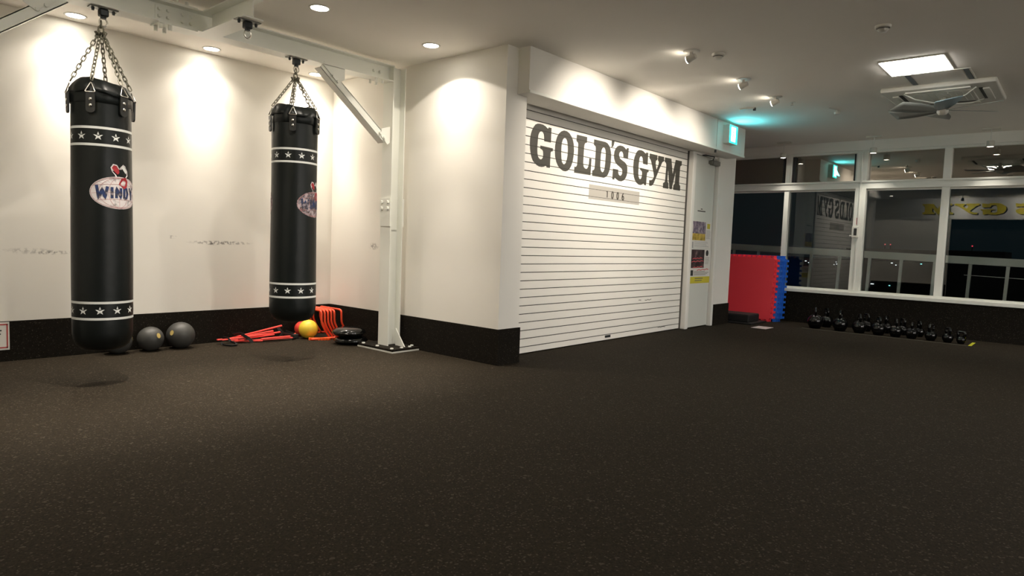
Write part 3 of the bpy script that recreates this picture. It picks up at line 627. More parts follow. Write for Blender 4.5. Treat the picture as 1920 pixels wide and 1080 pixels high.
for xc in (.545, 4.095):
    hbeam('post', (xc, 5.125, .032), (xc, 5.125, 2.70), (1, 0, 0))
    s = 1 if xc < 2 else -1
    bm = bmesh.new(); box(bm, xc - 2.32 - .19, xc - 2.32 + .16, -.29, .25, 0, .014)
    finish('base_plate', bm, mat('white_edge_plate', (.6, .6, .55), .5), fr)
    bm = bmesh.new(); box(bm, xc - 2.32 - .187, xc - 2.32 + .157, -.287, .247, .014, .033); finish('base_rubber', bm, M['dado'], fr)
    for a, b in ((-.155, .20), (-.155, -.02), (-.155, -.24), (-.04, -.245), (.06, -.245), (.125, -.20), (.125, .0), (.125, .2)):
        bolt((xc - 2.32 + a, b, .031), (xc - 2.32 + a, b, .043), .017)
    # stiffener gussets at the foot
    for yy, dy in ((-.075, -.14), (.075, .12)):
        bm = bmesh.new(); x = xc - 2.32 + .02
        vs = [(x, yy, .033), (x, yy + dy, .033), (x, yy, .20)]
        A = [bm.verts.new(v) for v in vs]; B = [bm.verts.new((v[0] + .009, v[1], v[2])) for v in vs]
        bm.faces.new(A); bm.faces.new(B[::-1])
        for k in range(3): bm.faces.new((A[k], A[(k + 1) % 3], B[(k + 1) % 3], B[k]))
        finish('foot_gusset', bm, M['steel'], fr)
    # post splice: outer flange plates and web plates with bolt heads
    for sx in (-1, 1):
        x = xc - 2.32 + sx * .079; bm = bmesh.new(); box(bm, x - .005, x + .005, -.078, .078, 1.19, 1.46); finish('splice_plate', bm, M['steel'], fr)
    bm = bmesh.new(); box(bm, xc - 2.32 - .05, xc - 2.32 + .05, -.012, .012, 1.16, 1.46)
    finish('splice_plate', bm, M['steel'], fr)
    for sx in (-1, 1):
        x = xc - 2.32 + sx * .084
        for zz in ((1.37, 1.425) if sx == s else (1.225, 1.28)) if xc < 2 else ((1.36, 1.42) if sx == -1 else (1.215, 1.275)):
            for yy in (-.045, .045): bolt((x, yy, zz), (x + sx * .017, yy, zz), .017)
    for k in range(4): bolt((xc - 2.32 - .028, -.012, 1.20 + .07 * k), (xc - 2.32 - .028, -.028, 1.20 + .07 * k), .016)
    # diagonal brace: channel between beam and post with gusset plates
    sg = -s
    top = Vector((xc - 2.32 - sg * .80, 0, 2.53)); low = Vector((xc - 2.32 - sg * .13, 0, 2.00))
    d = (low - top).normalized(); nrm = Vector((-d.z, 0, d.x)); nrm = nrm if nrm.z < 0 else -nrm
    bm = bmesh.new()
    def cb(t0, t1, y0, y1, n0, n1):
        P = []
        for t_, y_, n_ in ((t0, y0, n0), (t0, y1, n0), (t0, y1, n1), (t0, y0, n1), (t1, y0, n0), (t1, y1, n0), (t1, y1, n1), (t1, y0, n1)):
            P.append(bm.verts.new(top + d * t_ + nrm * n_ + Vector((0, y_, 0))))
        for f in ((0, 1, 2, 3), (7, 6, 5, 4), (0, 4, 5, 1), (1, 5, 6, 2), (2, 6, 7, 3), (3, 7, 4, 0)): bm.faces.new([P[i] for i in f])
    LL = (low - top).length
    cb(-.03, LL, -.043, -.037, -.035, .035); cb(-.03, LL, -.043, .043, .029, .036); cb(-.03, LL, -.043, .043, -.036, -.029)
    finish('brace', bm, M['steel'], fr)
    bm = bmesh.new()
    t0 = top; 
    def plate(vs):
        A = [bm.verts.new((a, -.052, b)) for a, b in vs]; B = [bm.verts.new((a, -.043, b)) for a, b in vs]
        bm.faces.new(A); bm.faces.new(B[::-1])
        for k in range(len(vs)): bm.faces.new((A[k], A[(k + 1) % len(vs)], B[(k + 1) % len(vs)], B[k]))
    plate([(t0.x - sg * .02, 2.549), (t0.x + sg * .20, 2.549), (t0.x + sg * .20, 2.46), (t0.x + sg * .13, 2.42)])
    finish('gusset_plate', bm, M['steel'], fr); bm = bmesh.new()
    px_ = xc - 2.32 - sg * .085
    plate([(px_, 2.13), (px_ - sg * .10, 2.10), (px_ - sg * .10, 2.03), (px_ - sg * .03, 1.96), (px_, 1.98)])
    finish('gusset_plate', bm, M['steel'], fr)
    for q in (.10, .16): 
        c = top + d * q; bolt((c.x, -.052, c.z), (c.x, -.066, c.z), .014)
        c = top + d * (LL - q + .07); bolt((c.x, -.052, c.z), (c.x, -.066, c.z), .014)
# end bolts where the beam meets the post, and the beam splice left of the cross beam
for x in (3.84, 3.91):
    for zz in (2.625,): bolt((x - 2.32, -.004, zz), (x - 2.32, -.026, zz), .015)
    bolt((x - 2.32, -.05, 2.55), (x - 2.32, -.05, 2.515), .014)
    bolt((x - 2.32, .05, 2.55), (x - 2.32, .05, 2.515), .014)
for q in ((-.074, .074, 2.540, 2.550), (-.074, .074, 2.700, 2.709), (-.012, .012, 2.575, 2.675)):
    bm = bmesh.new(); box(bm, 1.93 - 2.32, 2.20 - 2.32, *q); finish('splice_plate', bm, M['steel'], fr)
for x in (1.955, 2.015, 2.115, 2.175):
    for zz in (2.60, 2.65): bolt((x - 2.32, -.012, zz), (x - 2.32, -.034, zz), .014)
for x in (1.955, 2.015):
    for yy in (-.05, .05):
        bolt((x - 2.32, yy, 2.541), (x - 2.32, yy, 2.505), .014)
for x in (2.06, 2.13):
    for yy in (-.05, .05): bolt((x - 2.32, yy, 2.708), (x - 2.32, yy, 2.738), .014)

# hangers under the beams
def hanger(x, y, zt, label):
    t = thing('swivel_hanger', label, 'hanger', (x, y, zt))
    bm = bmesh.new(); box(bm, -.085, .085, -.035, .035, -.008, 0, .003); finish('mount_plate', bm, mat('zinc_plate', (.20, .20, .18), .4, metal=.6), t)
    bm = bmesh.new(); box(bm, -.028, .028, -.025, .025, -.055, -.008, .008); cyl(bm, (0, 0, -.07), (0, 0, -.055), .018)
    finish('swivel_block', bm, M['iron'], t)
    bm = bmesh.new()
    for a in (-.062, .062): cyl(bm, (a, 0, -.008), (a, 0, -.028), .011, .008, 6)
    finish('bolts', bm, M['iron'], t)
    bm = bmesh.new(); tube(bm, [(.024 * sin(a), 0, -.092 + .026 * cos(a)) for a in [2 * pi * k / 18 for k in range(18)]], .0055, 8, True)
    finish('eye_ring', bm, M['chrome'], t, True)
    return t
hanger(1.60, 5.11, 2.5495, 'swivel hanger plate above the left punching bag under the steel beam')
hanger(3.04, 5.11, 2.55, 'swivel hanger plate above the right punching bag under the steel beam')
hanger(2.31, 4.52, 2.55, 'spare swivel hanger with empty ring under the short cross beam')

# ------------------------------------------------------------------ punching bags
bm = bmesh.new()
pts = []
for k in range(16):
    a = 2 * pi * k / 16; pts.append((.0105 * cos(a), 0, .0105 * sin(a) + (.0100 if sin(a) > .01 else -.0100 if sin(a) < -.01 else 0)))
tube(bm, pts, .0038, 6, True)
LINK = bpy.data.meshes.new('chain_link'); bm.to_mesh(LINK); bm.free(); LINK.materials.append(M['chain'])
for p in LINK.polygons: p.use_smooth = True
bm = bmesh.new(); bmesh.ops.create_uvsphere(bm, u_segments=12, v_segments=7, radius=.011); 
for v in bm.verts: v.co.x *= .5
RIVET = bpy.data.meshes.new('rivet'); bm.to_mesh(RIVET); bm.free(); RIVET.materials.append(M['chrome'])
for p in RIVET.polygons: p.use_smooth = True
STAR2D = [((.029 if k % 2 == 0 else .0115) * sin(pi * k / 5), (.029 if k % 2 == 0 else .0115) * cos(pi * k / 5)) for k in range(10)]
def bag(name, label, x, y, zt, zb, R, ztop_ring, face, star0a, star0b, logo_off, s1, s2, logo_z, logo_mat, text_mat, straps, wob):
    """face = azimuth that looks at the camera; angles offset positively to the right in the picture"""
    t = thing('punching_bag', label, 'punching bag', (x, y, zb), group='black hanging punching bags')
    Hh = zt - zb
    az = lambda off: face + radians(off)
    def rad(z, a):
        k = 1 + .012 * sin(z * 2.3 + wob) + .008 * sin(2 * a + z * 3 + wob)
        return R * k
    def put(off_deg, z, dr=.0008):
        a = az(off_deg); r = rad(z, a) + dr
        return (r * cos(a), r * sin(a), z)
    bm = bmesh.new()
    prof = [(0, .0), (R * .45, .004), (R * .72, .018), (R * .88, .045), (R * .965, .085), (R, .13)] + [(R, .13 + (Hh - .26) * k / 22) for k in range(1, 23)] + [(R * .99, Hh - .09), (R * .95, Hh - .05), (R * .84, Hh - .022), (R * .5, Hh - .03), (0, Hh - .035)]
    lathe(bm, prof, seg=48, fn=lambda r, z, a: (r * rad(z, a) / R, z))
    finish('bag_body', bm, M['black_vinyl'], t, True)
    # collar: folded vinyl cover gathered over the rim
    bm = bmesh.new()
    def cf(r, z, a):
        w = .003 * sin(5 * a + wob) + .003 * sin(11 * a + 2 * wob)
        lift = .014 * sin(2 * a + wob) + .008 * sin(5 * a + 1)
        return r + w * (1 if z > Hh - .12 else .35), z + (lift if z > Hh - .07 else 0)
    lathe(bm, [(R + .001, Hh - .150), (R + .004, Hh - .148), (R + .0045, Hh - .105), (R + .004, Hh - .075), (R * .985, Hh - .058), (R * .90, Hh - .030), (R * .78, Hh - .004), (R * .66, Hh + .002), (R * .45, Hh - .014), (0, Hh - .026)], seg=72, fn=cf)
    lathe(bm, [(R * .80, Hh + .001), (R * .93, Hh - .026), (R + .007, Hh - .062), (R + .011, Hh - .088), (R + .008, Hh - .090)], seg=72, fn=lambda r, z, a: (r + (.004 * sin(7 * a + wob) + .003 * sin(13 * a)) * (1 if z < Hh - .05 else .4), z + .014 * sin(2 * a + wob) * (1 if z > Hh - .07 else .6) + (.016 * abs(sin(2.5 * a + wob)) - .008 if z < Hh - .08 else 0)))
    finish('top_cover', bm, M['black_vinyl'], t, True)
    # straps with rivets and triangle rings
    for off in straps:
        e = thing('strap_set', '', 'x'); 
        for kk in ('label', 'category', 'group'):
            if kk in e: del e[kk]
        a = az(off); e.name = 'strap'; e.parent = t; e.location = ((R + .010) * cos(a), (R + .010) * sin(a), Hh); e.rotation_euler = (0, 0, a)
        bm = bmesh.new()
        loops = [[(-.026, -.085), (.026, -.085), (.028, -.19)] + ell(0, -.20, .028, .022, 8, 0, -pi, False)[1:-1] + [(-.028, -.19)]]
        solid_poly(bm, loops, lambda u, v: (.000 if v < -.1 else .003, u, v), (.010, 0, 0))
        finish('strap_band', bm, M['strap'], e)
        for zz in (-.135, -.175): 
            o = bpy.data.objects.new('rivet', RIVET); COL.objects.link(o); o.parent = e; o.location = (.0115, 0, zz)
        bm = bmesh.new(); tube(bm, rounded([(.014, 0, -.090), (.014, -.030, -.090), (-.006, 0, -.022), (.014, .030, -.090), (.014, 0, -.090)], .008, 3)[:-1], .0038, 7, True)
        finish('triangle_ring', bm, M['chrome'], e, True)
    # chains up to the connector
    top = Vector((0, 0, ztop_ring - zb))
    for off in straps:
        a = az(off)
        p0 = Vector(((R - .002) * cos(a), (R - .002) * sin(a), Hh - .008)); p1 = top + Vector((.012 * cos(a), .012 * sin(a), -.02))
        ce = bpy.data.objects.new('chain', None); COL.objects.link(ce); ce.parent = t
        d = p1 - p0; L = d.length; n = max(8, round(L / .031)); q = d.to_track_quat('Z', 'Y')
        for k in range(n):
            o = bpy.data.objects.new('chain_link', LINK); COL.objects.link(o); o.parent = ce
            o.location = p0 + d * ((k + .5) / n); o.rotation_mode = 'QUATERNION'
            tw = Matrix.Rotation(pi / 2 * (k % 2) + .35 + off, 4, 'Z').to_quaternion(); o.rotation_quaternion = q @ tw
    bm = bmesh.new()
    tube(bm, [(top.x + .016 * cos(b), 0, top.z + .030 * sin(b)) for b in [2 * pi * k / 16 for k in range(16)]], .0055, 8, True)
    tube(bm, [(0, .013 * cos(b), top.z + .042 + .026 * sin(b)) for b in [2 * pi * k / 16 for k in range(16)]], .0045, 8, True)
    for b in (0, 1.3, 2.6, 4.0, 5.2): cyl(bm, (.02 * cos(b), .02 * sin(b), top.z - .035), (.032 * cos(b), .032 * sin(b), top.z - .008), .007, .009, 8)
    finish('top_connector', bm, M['chain'], t, True)
    # printed bands
    def strip(name, z, h, m):
        bm = bmesh.new(); n = 64
        for k in range(n):
            a0, a1 = 2 * pi * k / n, 2 * pi * (k + 1) / n
            P = [(rad(zz, a) + .0008, a, zz) for a, zz in ((a0, z), (a1, z), (a1, z + h), (a0, z + h))]
            bm.faces.new([bm.verts.new((r * cos(a), r * sin(a), zz)) for r, a, zz in P])
        bmesh.ops.remove_doubles(bm, verts=bm.verts, dist=1e-5)
        return finish(name, bm, m, t, True)
    for zc in (s1[0] - zb, s1[1] - zb, s2[0] - zb, s2[1] - zb): strip('white_band', zc - .008, .016, M['print_white'])
    for zc, o0 in (((s1[0] + s1[1]) / 2 - zb, star0a), ((s2[0] + s2[1]) / 2 - zb, star0b)):
        for k in range(11):
            off = o0 + k * 360 / 11
            bm = bmesh.new(); f = polyface(bm, [STAR2D], lambda u, v: put(off + math.degrees(u / R), zc + v, .0010))
            bmesh.ops.recalc_face_normals(bm, faces=bm.faces)
            fin_flat('star', bm, M['print_white'], t)
    # oval emblem, twice around the bag
    for lo in (logo_off, logo_off + 180):
        zc = logo_z - zb
        D = lambda dr: (lambda u, v: put(lo + math.degrees(u / R), zc + v, dr))
        def disc(nm, rx, ry, m, dr):
            bm = bmesh.new(); rings = [[bm.verts.new(D(dr)(0, 0))]]
            for q in (.2, .4, .6, .8, 1): rings.append([bm.verts.new(D(dr)(u * q, v * q)) for u, v in ell(0, 0, rx, ry, 40)])
            for k in range(40): bm.faces.new((rings[0][0], rings[1][k], rings[1][(k + 1) % 40]))
            for A, B in zip(rings[1:], rings[2:]):
                for k in range(40): bm.faces.new((A[k], A[(k + 1) % 40], B[(k + 1) % 40], B[k]))
            return fin_flat(nm, bm, m, em)
        em = bpy.data.objects.new('oval_emblem', None); COL.objects.link(em); em.parent = t
        disc('oval_ground', .176, .108, logo_mat, .0012)
        bm = bmesh.new()
        ribbon(bm, ell(0, 0, .170, .102, 48), .003, D(.0018), True)
        for q in (-.75, -.4, 0, .4, .75): ribbon(bm, [(q * .165 * cos(b) * 1.0, .098 * sin(b) * sqrt(1 - 0 * q)) for b in [pi * k / 24 - pi / 2 for k in range(25)]], .0022, D(.0018))
        for q in (-.55, -.1, .45): ribbon(bm, [(.165 * sqrt(max(0, 1 - (q + .12 * (1 - s_ * s_)) ** 2)) * s_, .10 * (q + .12 * (1 - s_ * s_))) for s_ in [k / 10 - 1 for k in range(21)]], .0022, D(.0018))
        fin_flat('globe_lines', bm, M['print_pink'], em)
        def stroke(nm, polys, m, dr=.0024):
            bm = bmesh.new()
            for pl in polys:
                # subdivide so that strips follow the curve
                ptsl = []
                for (a, b), (c, e_) in zip(pl, pl[1:]):
                    for k in range(4): ptsl.append((a + (c - a) * k / 4, b + (e_ - b) * k / 4))
                ptsl.append(pl[-1]); ribbon(bm, ptsl, .0175 if nm == 'word_print' else .010, D(dr))
            return fin_flat(nm, bm, m, em)
        hh = lambda u: .034 + .16 * abs(u) ** 1.35
        def L(u, v): return (u, v * hh(u))
        stroke('word_print', [[L(-.135, 1), L(-.122, -1), L(-.103, .6), L(-.088, -1), L(-.073, 1)],
                              [L(-.047, 1), L(-.047, -1)],
                              [L(-.020, -1), L(-.020, 1), L(.010, -1), L(.010, 1)],
                              [L(.034, -1), L(.034, 1), L(.054, .8), L(.062, 0), L(.054, -.8), L(.034, -1)],
                              [L(.082, 1), L(.100, .05), L(.100, -1)], [L(.100, .05), L(.122, 1)]], text_mat)
        # raised pair of gloves above the oval
        def blob(nm, loop, m, dr): 
            bm = bmesh.new(); polyface(bm, [loop], D(dr)); return fin_flat(nm, bm, m, em)
        blob('glove_outline', [(-.055, .165), (-.040, .190), (-.015, .185), (.0, .160), (.008, .172), (.028, .192), (.045, .182), (.062, .150), (.066, .120), (.052, .105), (.064, .085), (.078, .062), (.070, .05), (-.018, .088), (-.030, .120), (-.048, .140)], M['logo_white'], .0020)
        blob('red_glove', [(-.048, .164), (-.036, .182), (-.018, .178), (-.004, .156), (.0, .135), (-.012, .122), (-.030, .138)], M['print_red'], .0030)
        blob('dark_glove', [(.014, .172), (.028, .184), (.042, .170), (.054, .142), (.046, .132), (.030, .150)], M['print_white'], .0030)
        blob('red_shorts', [(.014, .098), (.046, .108), (.062, .082), (.056, .044), (.034, .028), (.010, .050), (-.006, .058)], M['print_red'], .0034)
    return t
FACE1 = atan2(-5.11, -1.585); FACE2 = atan2(-5.11, -3.03)
bag('punching_bag', 'left black punching bag with worn oval blue-letter emblem and two star bands', 1.585, 5.11, 2.045, .235, .180, 2.40, FACE1, -6.3, -5.2, 33,
    (1.733, 1.622), (.577, .468), 1.315, M['logo_white'], M['blue_worn'], (-76, -18, 40, 105, 170), 0.4)
bag('punching_bag', 'right black punching bag, nearer the steel post, emblem almost rubbed off', 3.035, 5.11, 2.14, .335, .188, 2.40, FACE2, -15.4, -13.0, 60,
    (1.780, 1.675), (.668, .556), 1.335, M['logo_worn'], M['blue_worn'], (-5, 62, -72, 128, 195), 2.1)

# ------------------------------------------------------------------ balls in the niche
def ball(name, label, x, y, r, m, emblem=None):
    t = thing(name, label, 'ball', (x, y, 0)) if emblem else None
    bm = bmesh.new(); bmesh.ops.create_uvsphere(bm, u_segments=32, v_segments=20, radius=r)
    for v in bm.verts: v.co.z = max(v.co.z, -r * .985) + r * .985
    o = finish('rubber_shell' if emblem else name, bm, m, t, True)
    if emblem:
        a, el = emblem; d = Vector((cos(a) * cos(el), sin(a) * cos(el), sin(el)))
        bm = bmesh.new(); polyface(bm, [ell(0, 0, .018, .024, 14)], lambda u, v: (u, v, 0)); q = d.to_track_quat('Z', 'Y').to_matrix().to_4x4()
        bmesh.ops.transform(bm, matrix=Matrix.Translation(d * (r + .001) + Vector((0, 0, r * .985))) @ q, verts=bm.verts)
        fin_flat('gold_mark', bm, M['gold'], t)
        bm = bmesh.new(); cyl(bm, (r * .6, 0, r * 1.75), (r * .61, 0, r * 1.78), .006); finish('valve', bm, M['webbing'], t)
        return t
    o.location = (x, y, 0); return tag(o, label, 'ball')
ball('medicine_ball', 'smaller charcoal rubber ball beside the left punching bag', 2.31, 6.235, .108, M['ball'], (radians(-72), .35))
ball('medicine_ball', 'larger charcoal rubber ball, right of the pair by the dark baseboard', 2.565, 6.225, .121, M['ball'], (radians(-150), .30))
ball('medicine_ball', 'charcoal ball hidden low behind the left punching bag', 2.045, 6.235, .112, M['ball'], (radians(-20), .2))
ball('yellow_ball', 'bright yellow rubber ball in front of the orange hurdles', 3.80, 6.085, .0985, M['yellow'])
ball('red_ball', 'red rubber ball half hidden behind the yellow ball', 3.835, 6.262, .080, M['redball'])

# ------------------------------------------------------------------ nested orange hurdles
bm = bmesh.new()
def hurdle_mesh():
    bm = bmesh.new(); z = .30; yb = .40
    for yy, sgn in ((0, -1), (yb, 1)):
        pts = [(0, yb / 2, z), (0, yy - sgn * 0, z), (.004, yy, .17), (.05, yy, .085), (.105, yy, .0115), (.05, yy + sgn * .012, .0115), (-.125, yy + sgn * .02, .0115)]
        tube(bm, rounded(pts, .035, 4), .0108, 8)
    me = bpy.data.meshes.new('hurdle_tube'); bm.to_mesh(me); bm.free(); me.materials.append(M['orange'])
    for p in me.polygons: p.use_smooth = True
    return me
HM = hurdle_mesh()
xs = [3.862, 3.897, 3.932, 3.967, 4.002, 4.085]
for k, x in enumerate(xs):
    o = bpy.data.objects.new('orange_hurdle', HM); COL.objects.link(o); o.location = (x, 5.945 - .0055 * k, 0)
    lab = {0: 'orange bent-tube hurdle, leftmost of the nested row behind the yellow ball', 5: 'orange hurdle standing slightly apart, nearest the niche side wall'}.get(k, 'orange bent-tube hurdle inside the nested row behind the black discs, %s' % ('second from the left', 'third from the left', 'fourth from the left', 'fifth from the left')[k - 1] if 0 < k < 5 else '')
    tag(o, lab, 'hurdle', 'orange hurdles nested in the niche corner')
# toothed orange rubber piece
bm = bmesh.new(); lp = [(0, .05)]; n = 7
for k in range(n): lp += [(k * .030, 0), (k * .030 + .018, 0), (k * .030 + .020, .020), (k * .030 + .029, .020)]
lp += [(n * .030, .0), (n * .030 + .01, .05)]
solid_poly(bm, [lp], lambda u, v: (u, v, .001), (0, 0, .022))
o = finish('toothed_rubber_strip', bm, M['orange2']); o.location = (3.722, 5.955, 0); o.rotation_euler = (0, 0, radians(-35)); tag(o, 'flat bright orange rubber strip with toothed front edge before the yellow ball', 'rubber strip')

# ------------------------------------------------------------------ black balance discs
def disc_cushion(z, label, dx=0):
    t = thing('balance_disc', label, 'balance disc', (3.945 + dx, 5.56, z), group='two stacked black balance discs')
    bm = bmesh.new(); R = .166
    lathe(bm, [(0, .001), (R * .6, .0), (R * .86, .006), (R * .97, .024), (R, .036), (R * .985, .048), (R * .90, .066), (R * .7, .078), (R * .35, .083), (0, .084)], seg=48)
    finish('cushion', bm, M['gloss_black'], t, True)
    bm = bmesh.new(); tube(bm, [(R * 1.005 * cos(a), R * 1.005 * sin(a), .036) for a in [2 * pi * k / 48 for k in range(48)]], .004, 6, True)
    finish('seam_ring', bm, M['gloss_black'], t, True)
    bm = bmesh.new()
    for q in (.05, .09, .125): tube(bm, [(q * cos(a), q * sin(a), .0825 - .9 * q * q) for a in [2 * pi * k / 32 for k in range(32)]], .0025, 6, True)
    finish('grip_rings', bm, M['gloss_black'], t, True)
disc_cushion(0, 'lower glossy black inflated disc of the stack at the post foot', .012)
disc_cushion(.084, 'upper glossy black inflated disc of the stack at the post foot', -.012)

# ------------------------------------------------------------------ folded agility ladder
t = thing('agility_ladder', 'folded agility ladder, coral red rungs bound with black straps on the floor', 'agility ladder', (3.25, 6.15, 0))
RUNGS = [((2.902, 6.226, .045), (2.956, 6.224, .045)), ((3.038, 6.30, .03), (3.523, 6.128, .15)), ((3.048, 6.31, .024), (3.472, 6.207, .09)), ((3.155, 6.153, .06), (3.54, 6.185, .075)), ((3.201, 6.166, .02), (3.625, 6.094, .02)), ((3.271, 6.073, .04), (3.589, 6.085, .04)), ((3.036, 6.253, .025), (3.174, 6.232, .02)), ((3.08, 6.24, .014), (3.312, 6.123, .014)), ((2.95, 6.225, .04), (3.155, 6.17, .055)), ((3.10, 6.20, .035), (3.45, 6.15, .062))]
ro = Vector((3.25, 6.15, 0))
for a, b in RUNGS:
    a, b = Vector(a) - ro, Vector(b) - ro; d = (b - a)
    bm = bmesh.new(); mx = Matrix.Translation((a + b) / 2) @ d.to_track_quat('X', 'Z').to_matrix().to_4x4()
    box(bm, -d.length / 2, d.length / 2, -.014, .014, -.0065, .0065, .003, mx); finish('rung', bm, M['pinkred'], t)
def webb(pts, w=.018):
    bm = bmesh.new(); P = [Vector(p) - ro for p in pts]; P = rounded(P, .02, 4); L = []
    for i, p in enumerate(P):
        a = P[max(i - 1, 0)]; b = P[min(i + 1, len(P) - 1)]; tt = (b - a).normalized(); s = tt.cross(Vector((.2, .9, .3))).normalized() * w / 2; L.append((bm.verts.new(p + s), bm.verts.new(p - s)))
    fs = [bm.faces.new((A[0], B[0], B[1], A[1])) for A, B in zip(L, L[1:])]
    o = finish('strap', bm, M['webbing'], t); sm = o.modifiers.new('s', 'SOLIDIFY'); sm.thickness = .004; return o
webb([(2.91, 6.15, .03), (2.90, 6.10, .012), (2.94, 6.02, .010), (3.0, 6.02, .010), (3.03, 6.10, .012), (3.0, 6.16, .03)])
webb([(3.10, 6.30, .075), (3.12, 6.20, .095), (3.16, 6.10, .05), (3.18, 6.07, .012)], .03)
webb([(2.97, 6.25, .06), (3.0, 6.20, .055), (3.01, 6.16, .02)], .02)
webb([(3.53, 6.22, .12), (3.56, 6.18, .06), (3.50, 6.14, .02)], .03)
webb([(3.60, 6.20, .075), (3.66, 6.16, .05), (3.68, 6.12, .012), (3.60, 6.06, .012)], .03)
webb([(3.53, 6.16, .09), (3.56, 6.14, .06), (3.63, 6.12, .05)], .02)
bm = bmesh.new(); box(bm, 3.64 - 3.25, 3.70 - 3.25, -.05, -.01, .001, .05, .008); finish('buckle', bm, M['webbing'], t)

# ------------------------------------------------------------------ notice at the frame's left edge
t = thing('floor_notice', 'white paper notice with red border low on the dark baseboard at left', 'notice', (1.15, YA - .013, .205))
bx('sheet', (-.165, .165, -.002, 0, -.112, .108), M['paper'], t)
bm = bmesh.new()
for a in ((-.155, .155, .084, .094), (-.155, .155, -.098, -.088), (-.155, -.146, -.098, .094), (.146, .155, -.098, .094)): box(bm, a[0], a[1], -.0032, -.0021, a[2], a[3])
finish('red_border', bm, M['paper_red'], t)
bm = bmesh.new()
for z, e in ((.038, .115), (.010, .11), (-.02, .06)): box(bm, -.12, e, -.0032, -.0021, z, z + .010)
finish('text_print', bm, M['ink'], t)

# ------------------------------------------------------------------ foam mats, step, sticker
def mat_mesh(nm, m):
    S = .955; n = 12; p = S / n; d = .032; lp = []
    def side(x0, y0, dx, dy, nx, ny):
        for k in range(n):
            for q, out in ((.12, 0), (.20, 1), (.12 - .06, 1), ):
                pass
            b = k * p
            for q, o_ in ((.25, 0), (.18, 1), (.62, 1), (.55, 0)):
                lp.append((x0 + dx * (b + q * p + .07 * p) + nx * d * o_, y0 + dy * (b + q * p + .07 * p) + ny * d * o_))
    side(0, 0, 1, 0, 0, -1); side(S, 0, 0, 1, 1, 0); side(S, S, -1, 0, 0, 1); side(0, S, 0, -1, -1, 0)
    bm = bmesh.new(); vs = [bm.verts.new((0, -a, b + d)) for a, b in lp]; f = bm.faces.new(vs)
    g = bmesh.ops.extrude_face_region(bm, geom=[f]); bmesh.ops.translate(bm, verts=[e for e in g['geom'] if isinstance(e, bmesh.types.BMVert)], vec=(.024, 0, 0))
    bmesh.ops.recalc_face_normals(bm, faces=bm.faces)
    bmesh.ops.triangulate(bm, faces=[q for q in bm.faces if len(q.verts) > 4])
    me = bpy.data.meshes.new(nm); bm.to_mesh(me); bm.free(); me.materials.append(m); return me
MR, MB = mat_mesh('red_mat', M['mat_red']), mat_mesh('blue_mat', M['mat_blue'])
ordn = ('first', 'second', 'third', 'fourth', 'fifth', 'sixth', 'seventh', 'eighth')
N = 8
for k in range(N):
    red = k < 3
    o = bpy.data.objects.new('foam_mat', MR if red else MB); COL.objects.link(o)
    o.location = (10.235 + .0262 * k, 4.56 - .012 * (k % 3) - .008 * k, 0); o.rotation_euler = (0, radians(4.3 - .12 * k), radians(1.0 * ((k % 3) - 1)) * .3)
    o.location.y = 3.58 + .98 - .006 * (k % 3) - (.004 * k if red else .045 + .009 * k)
    if red: lab = ('red puzzle foam mat, front of the stack leaning toward the window', 'red puzzle foam mat directly behind the front red one', 'rearmost red puzzle foam mat, touching the blue ones')[k]
    else: lab = ('blue puzzle foam mat next to the red mats', 'second blue puzzle foam mat behind the red mats', 'middle blue puzzle foam mat of the leaning stack', 'blue puzzle foam mat second from the window', 'rearmost blue puzzle foam mat beside the window')[k - 3]
    tag(o, lab, 'foam mat', 'red and blue foam mats leaning by the window')
t = thing('aerobic_step', 'black foam step block in front of the red mats', 'step', (9.82, 3.67, .028))
bx('block', (-.27, .15, 0, .70, 0, .105), M['black_foam'], t, .012)
bx('top_pad', (-.262, .142, .008, .692, .105, .112), M['webbing'], t, .003)
o = bx('black_pad', (9.50, 10.09, 3.60, 4.45, .0, .027), M['black_foam'], None, .006); tag(o, 'wide thin black pad lying under the foam step block', 'pad')
o = bx('floor_sticker', (9.215, 9.515, 3.29, 3.50, .0, .0025), M['sticker']); tag(o, 'pinkish white sticker on the floor before the foam mats', 'sticker')
o.rotation_euler = (0, 0, 0)

# ------------------------------------------------------------------ kettlebells
def kettlebell(x, y, r, h, rz, label):
    t = thing('kettlebell', label, 'kettlebell', (x, y, 0), rz, 'glossy black kettlebells in a row under the window')
    bm = bmesh.new(); prof = [(0, 0), (r * .55, 0), (r * .68, r * .06)]
    for k in range(1, 15):
        a = -pi / 2 + .72 + (pi - .72) * k / 15; prof.append((r * cos(a), r * 1.0 * sin(a) * .97 + r * .93))
    prof.append((0, r * 1.90)); lathe(bm, prof, seg=28); finish('bell', bm, M['kettle'], t, True)
    zt = h - .016; w = max(.042, r * .52)
    bm = bmesh.new()
    pts = rounded([(-w * .78, 0, r * 1.35), (-w * 1.08, 0, h * .80), (-w * .80, 0, zt), (w * .80, 0, zt), (w * 1.08, 0, h * .80), (w * .78, 0, r * 1.35)], .03, 5)
    n = len(pts); rr = [.0150 + .002 * abs(2 * k / (n - 1) - 1) ** 2 for k in range(n)]
    tube(bm, pts, rr, 12); finish('handle', bm, M['kettle'], t, True)
KB = [(10.03, 2.884, .108, .309), (10.36, 2.824, .092, .285), (10.03, 2.549, .101, .298), (10.03, 2.302, .094, .269), (10.36, 2.291, .083, .258), (10.03, 2.064, .092, .256), (10.36, 2.041, .081, .253), (10.03, 1.859, .083, .248), (10.36, 1.839, .072, .237), (10.03, 1.672, .078, .225), (10.36, 1.641, .068, .221), (10.03, 1.455, .07, .221), (10.03, 1.268, .065, .2), (10.03, 1.125, .053, .168)]
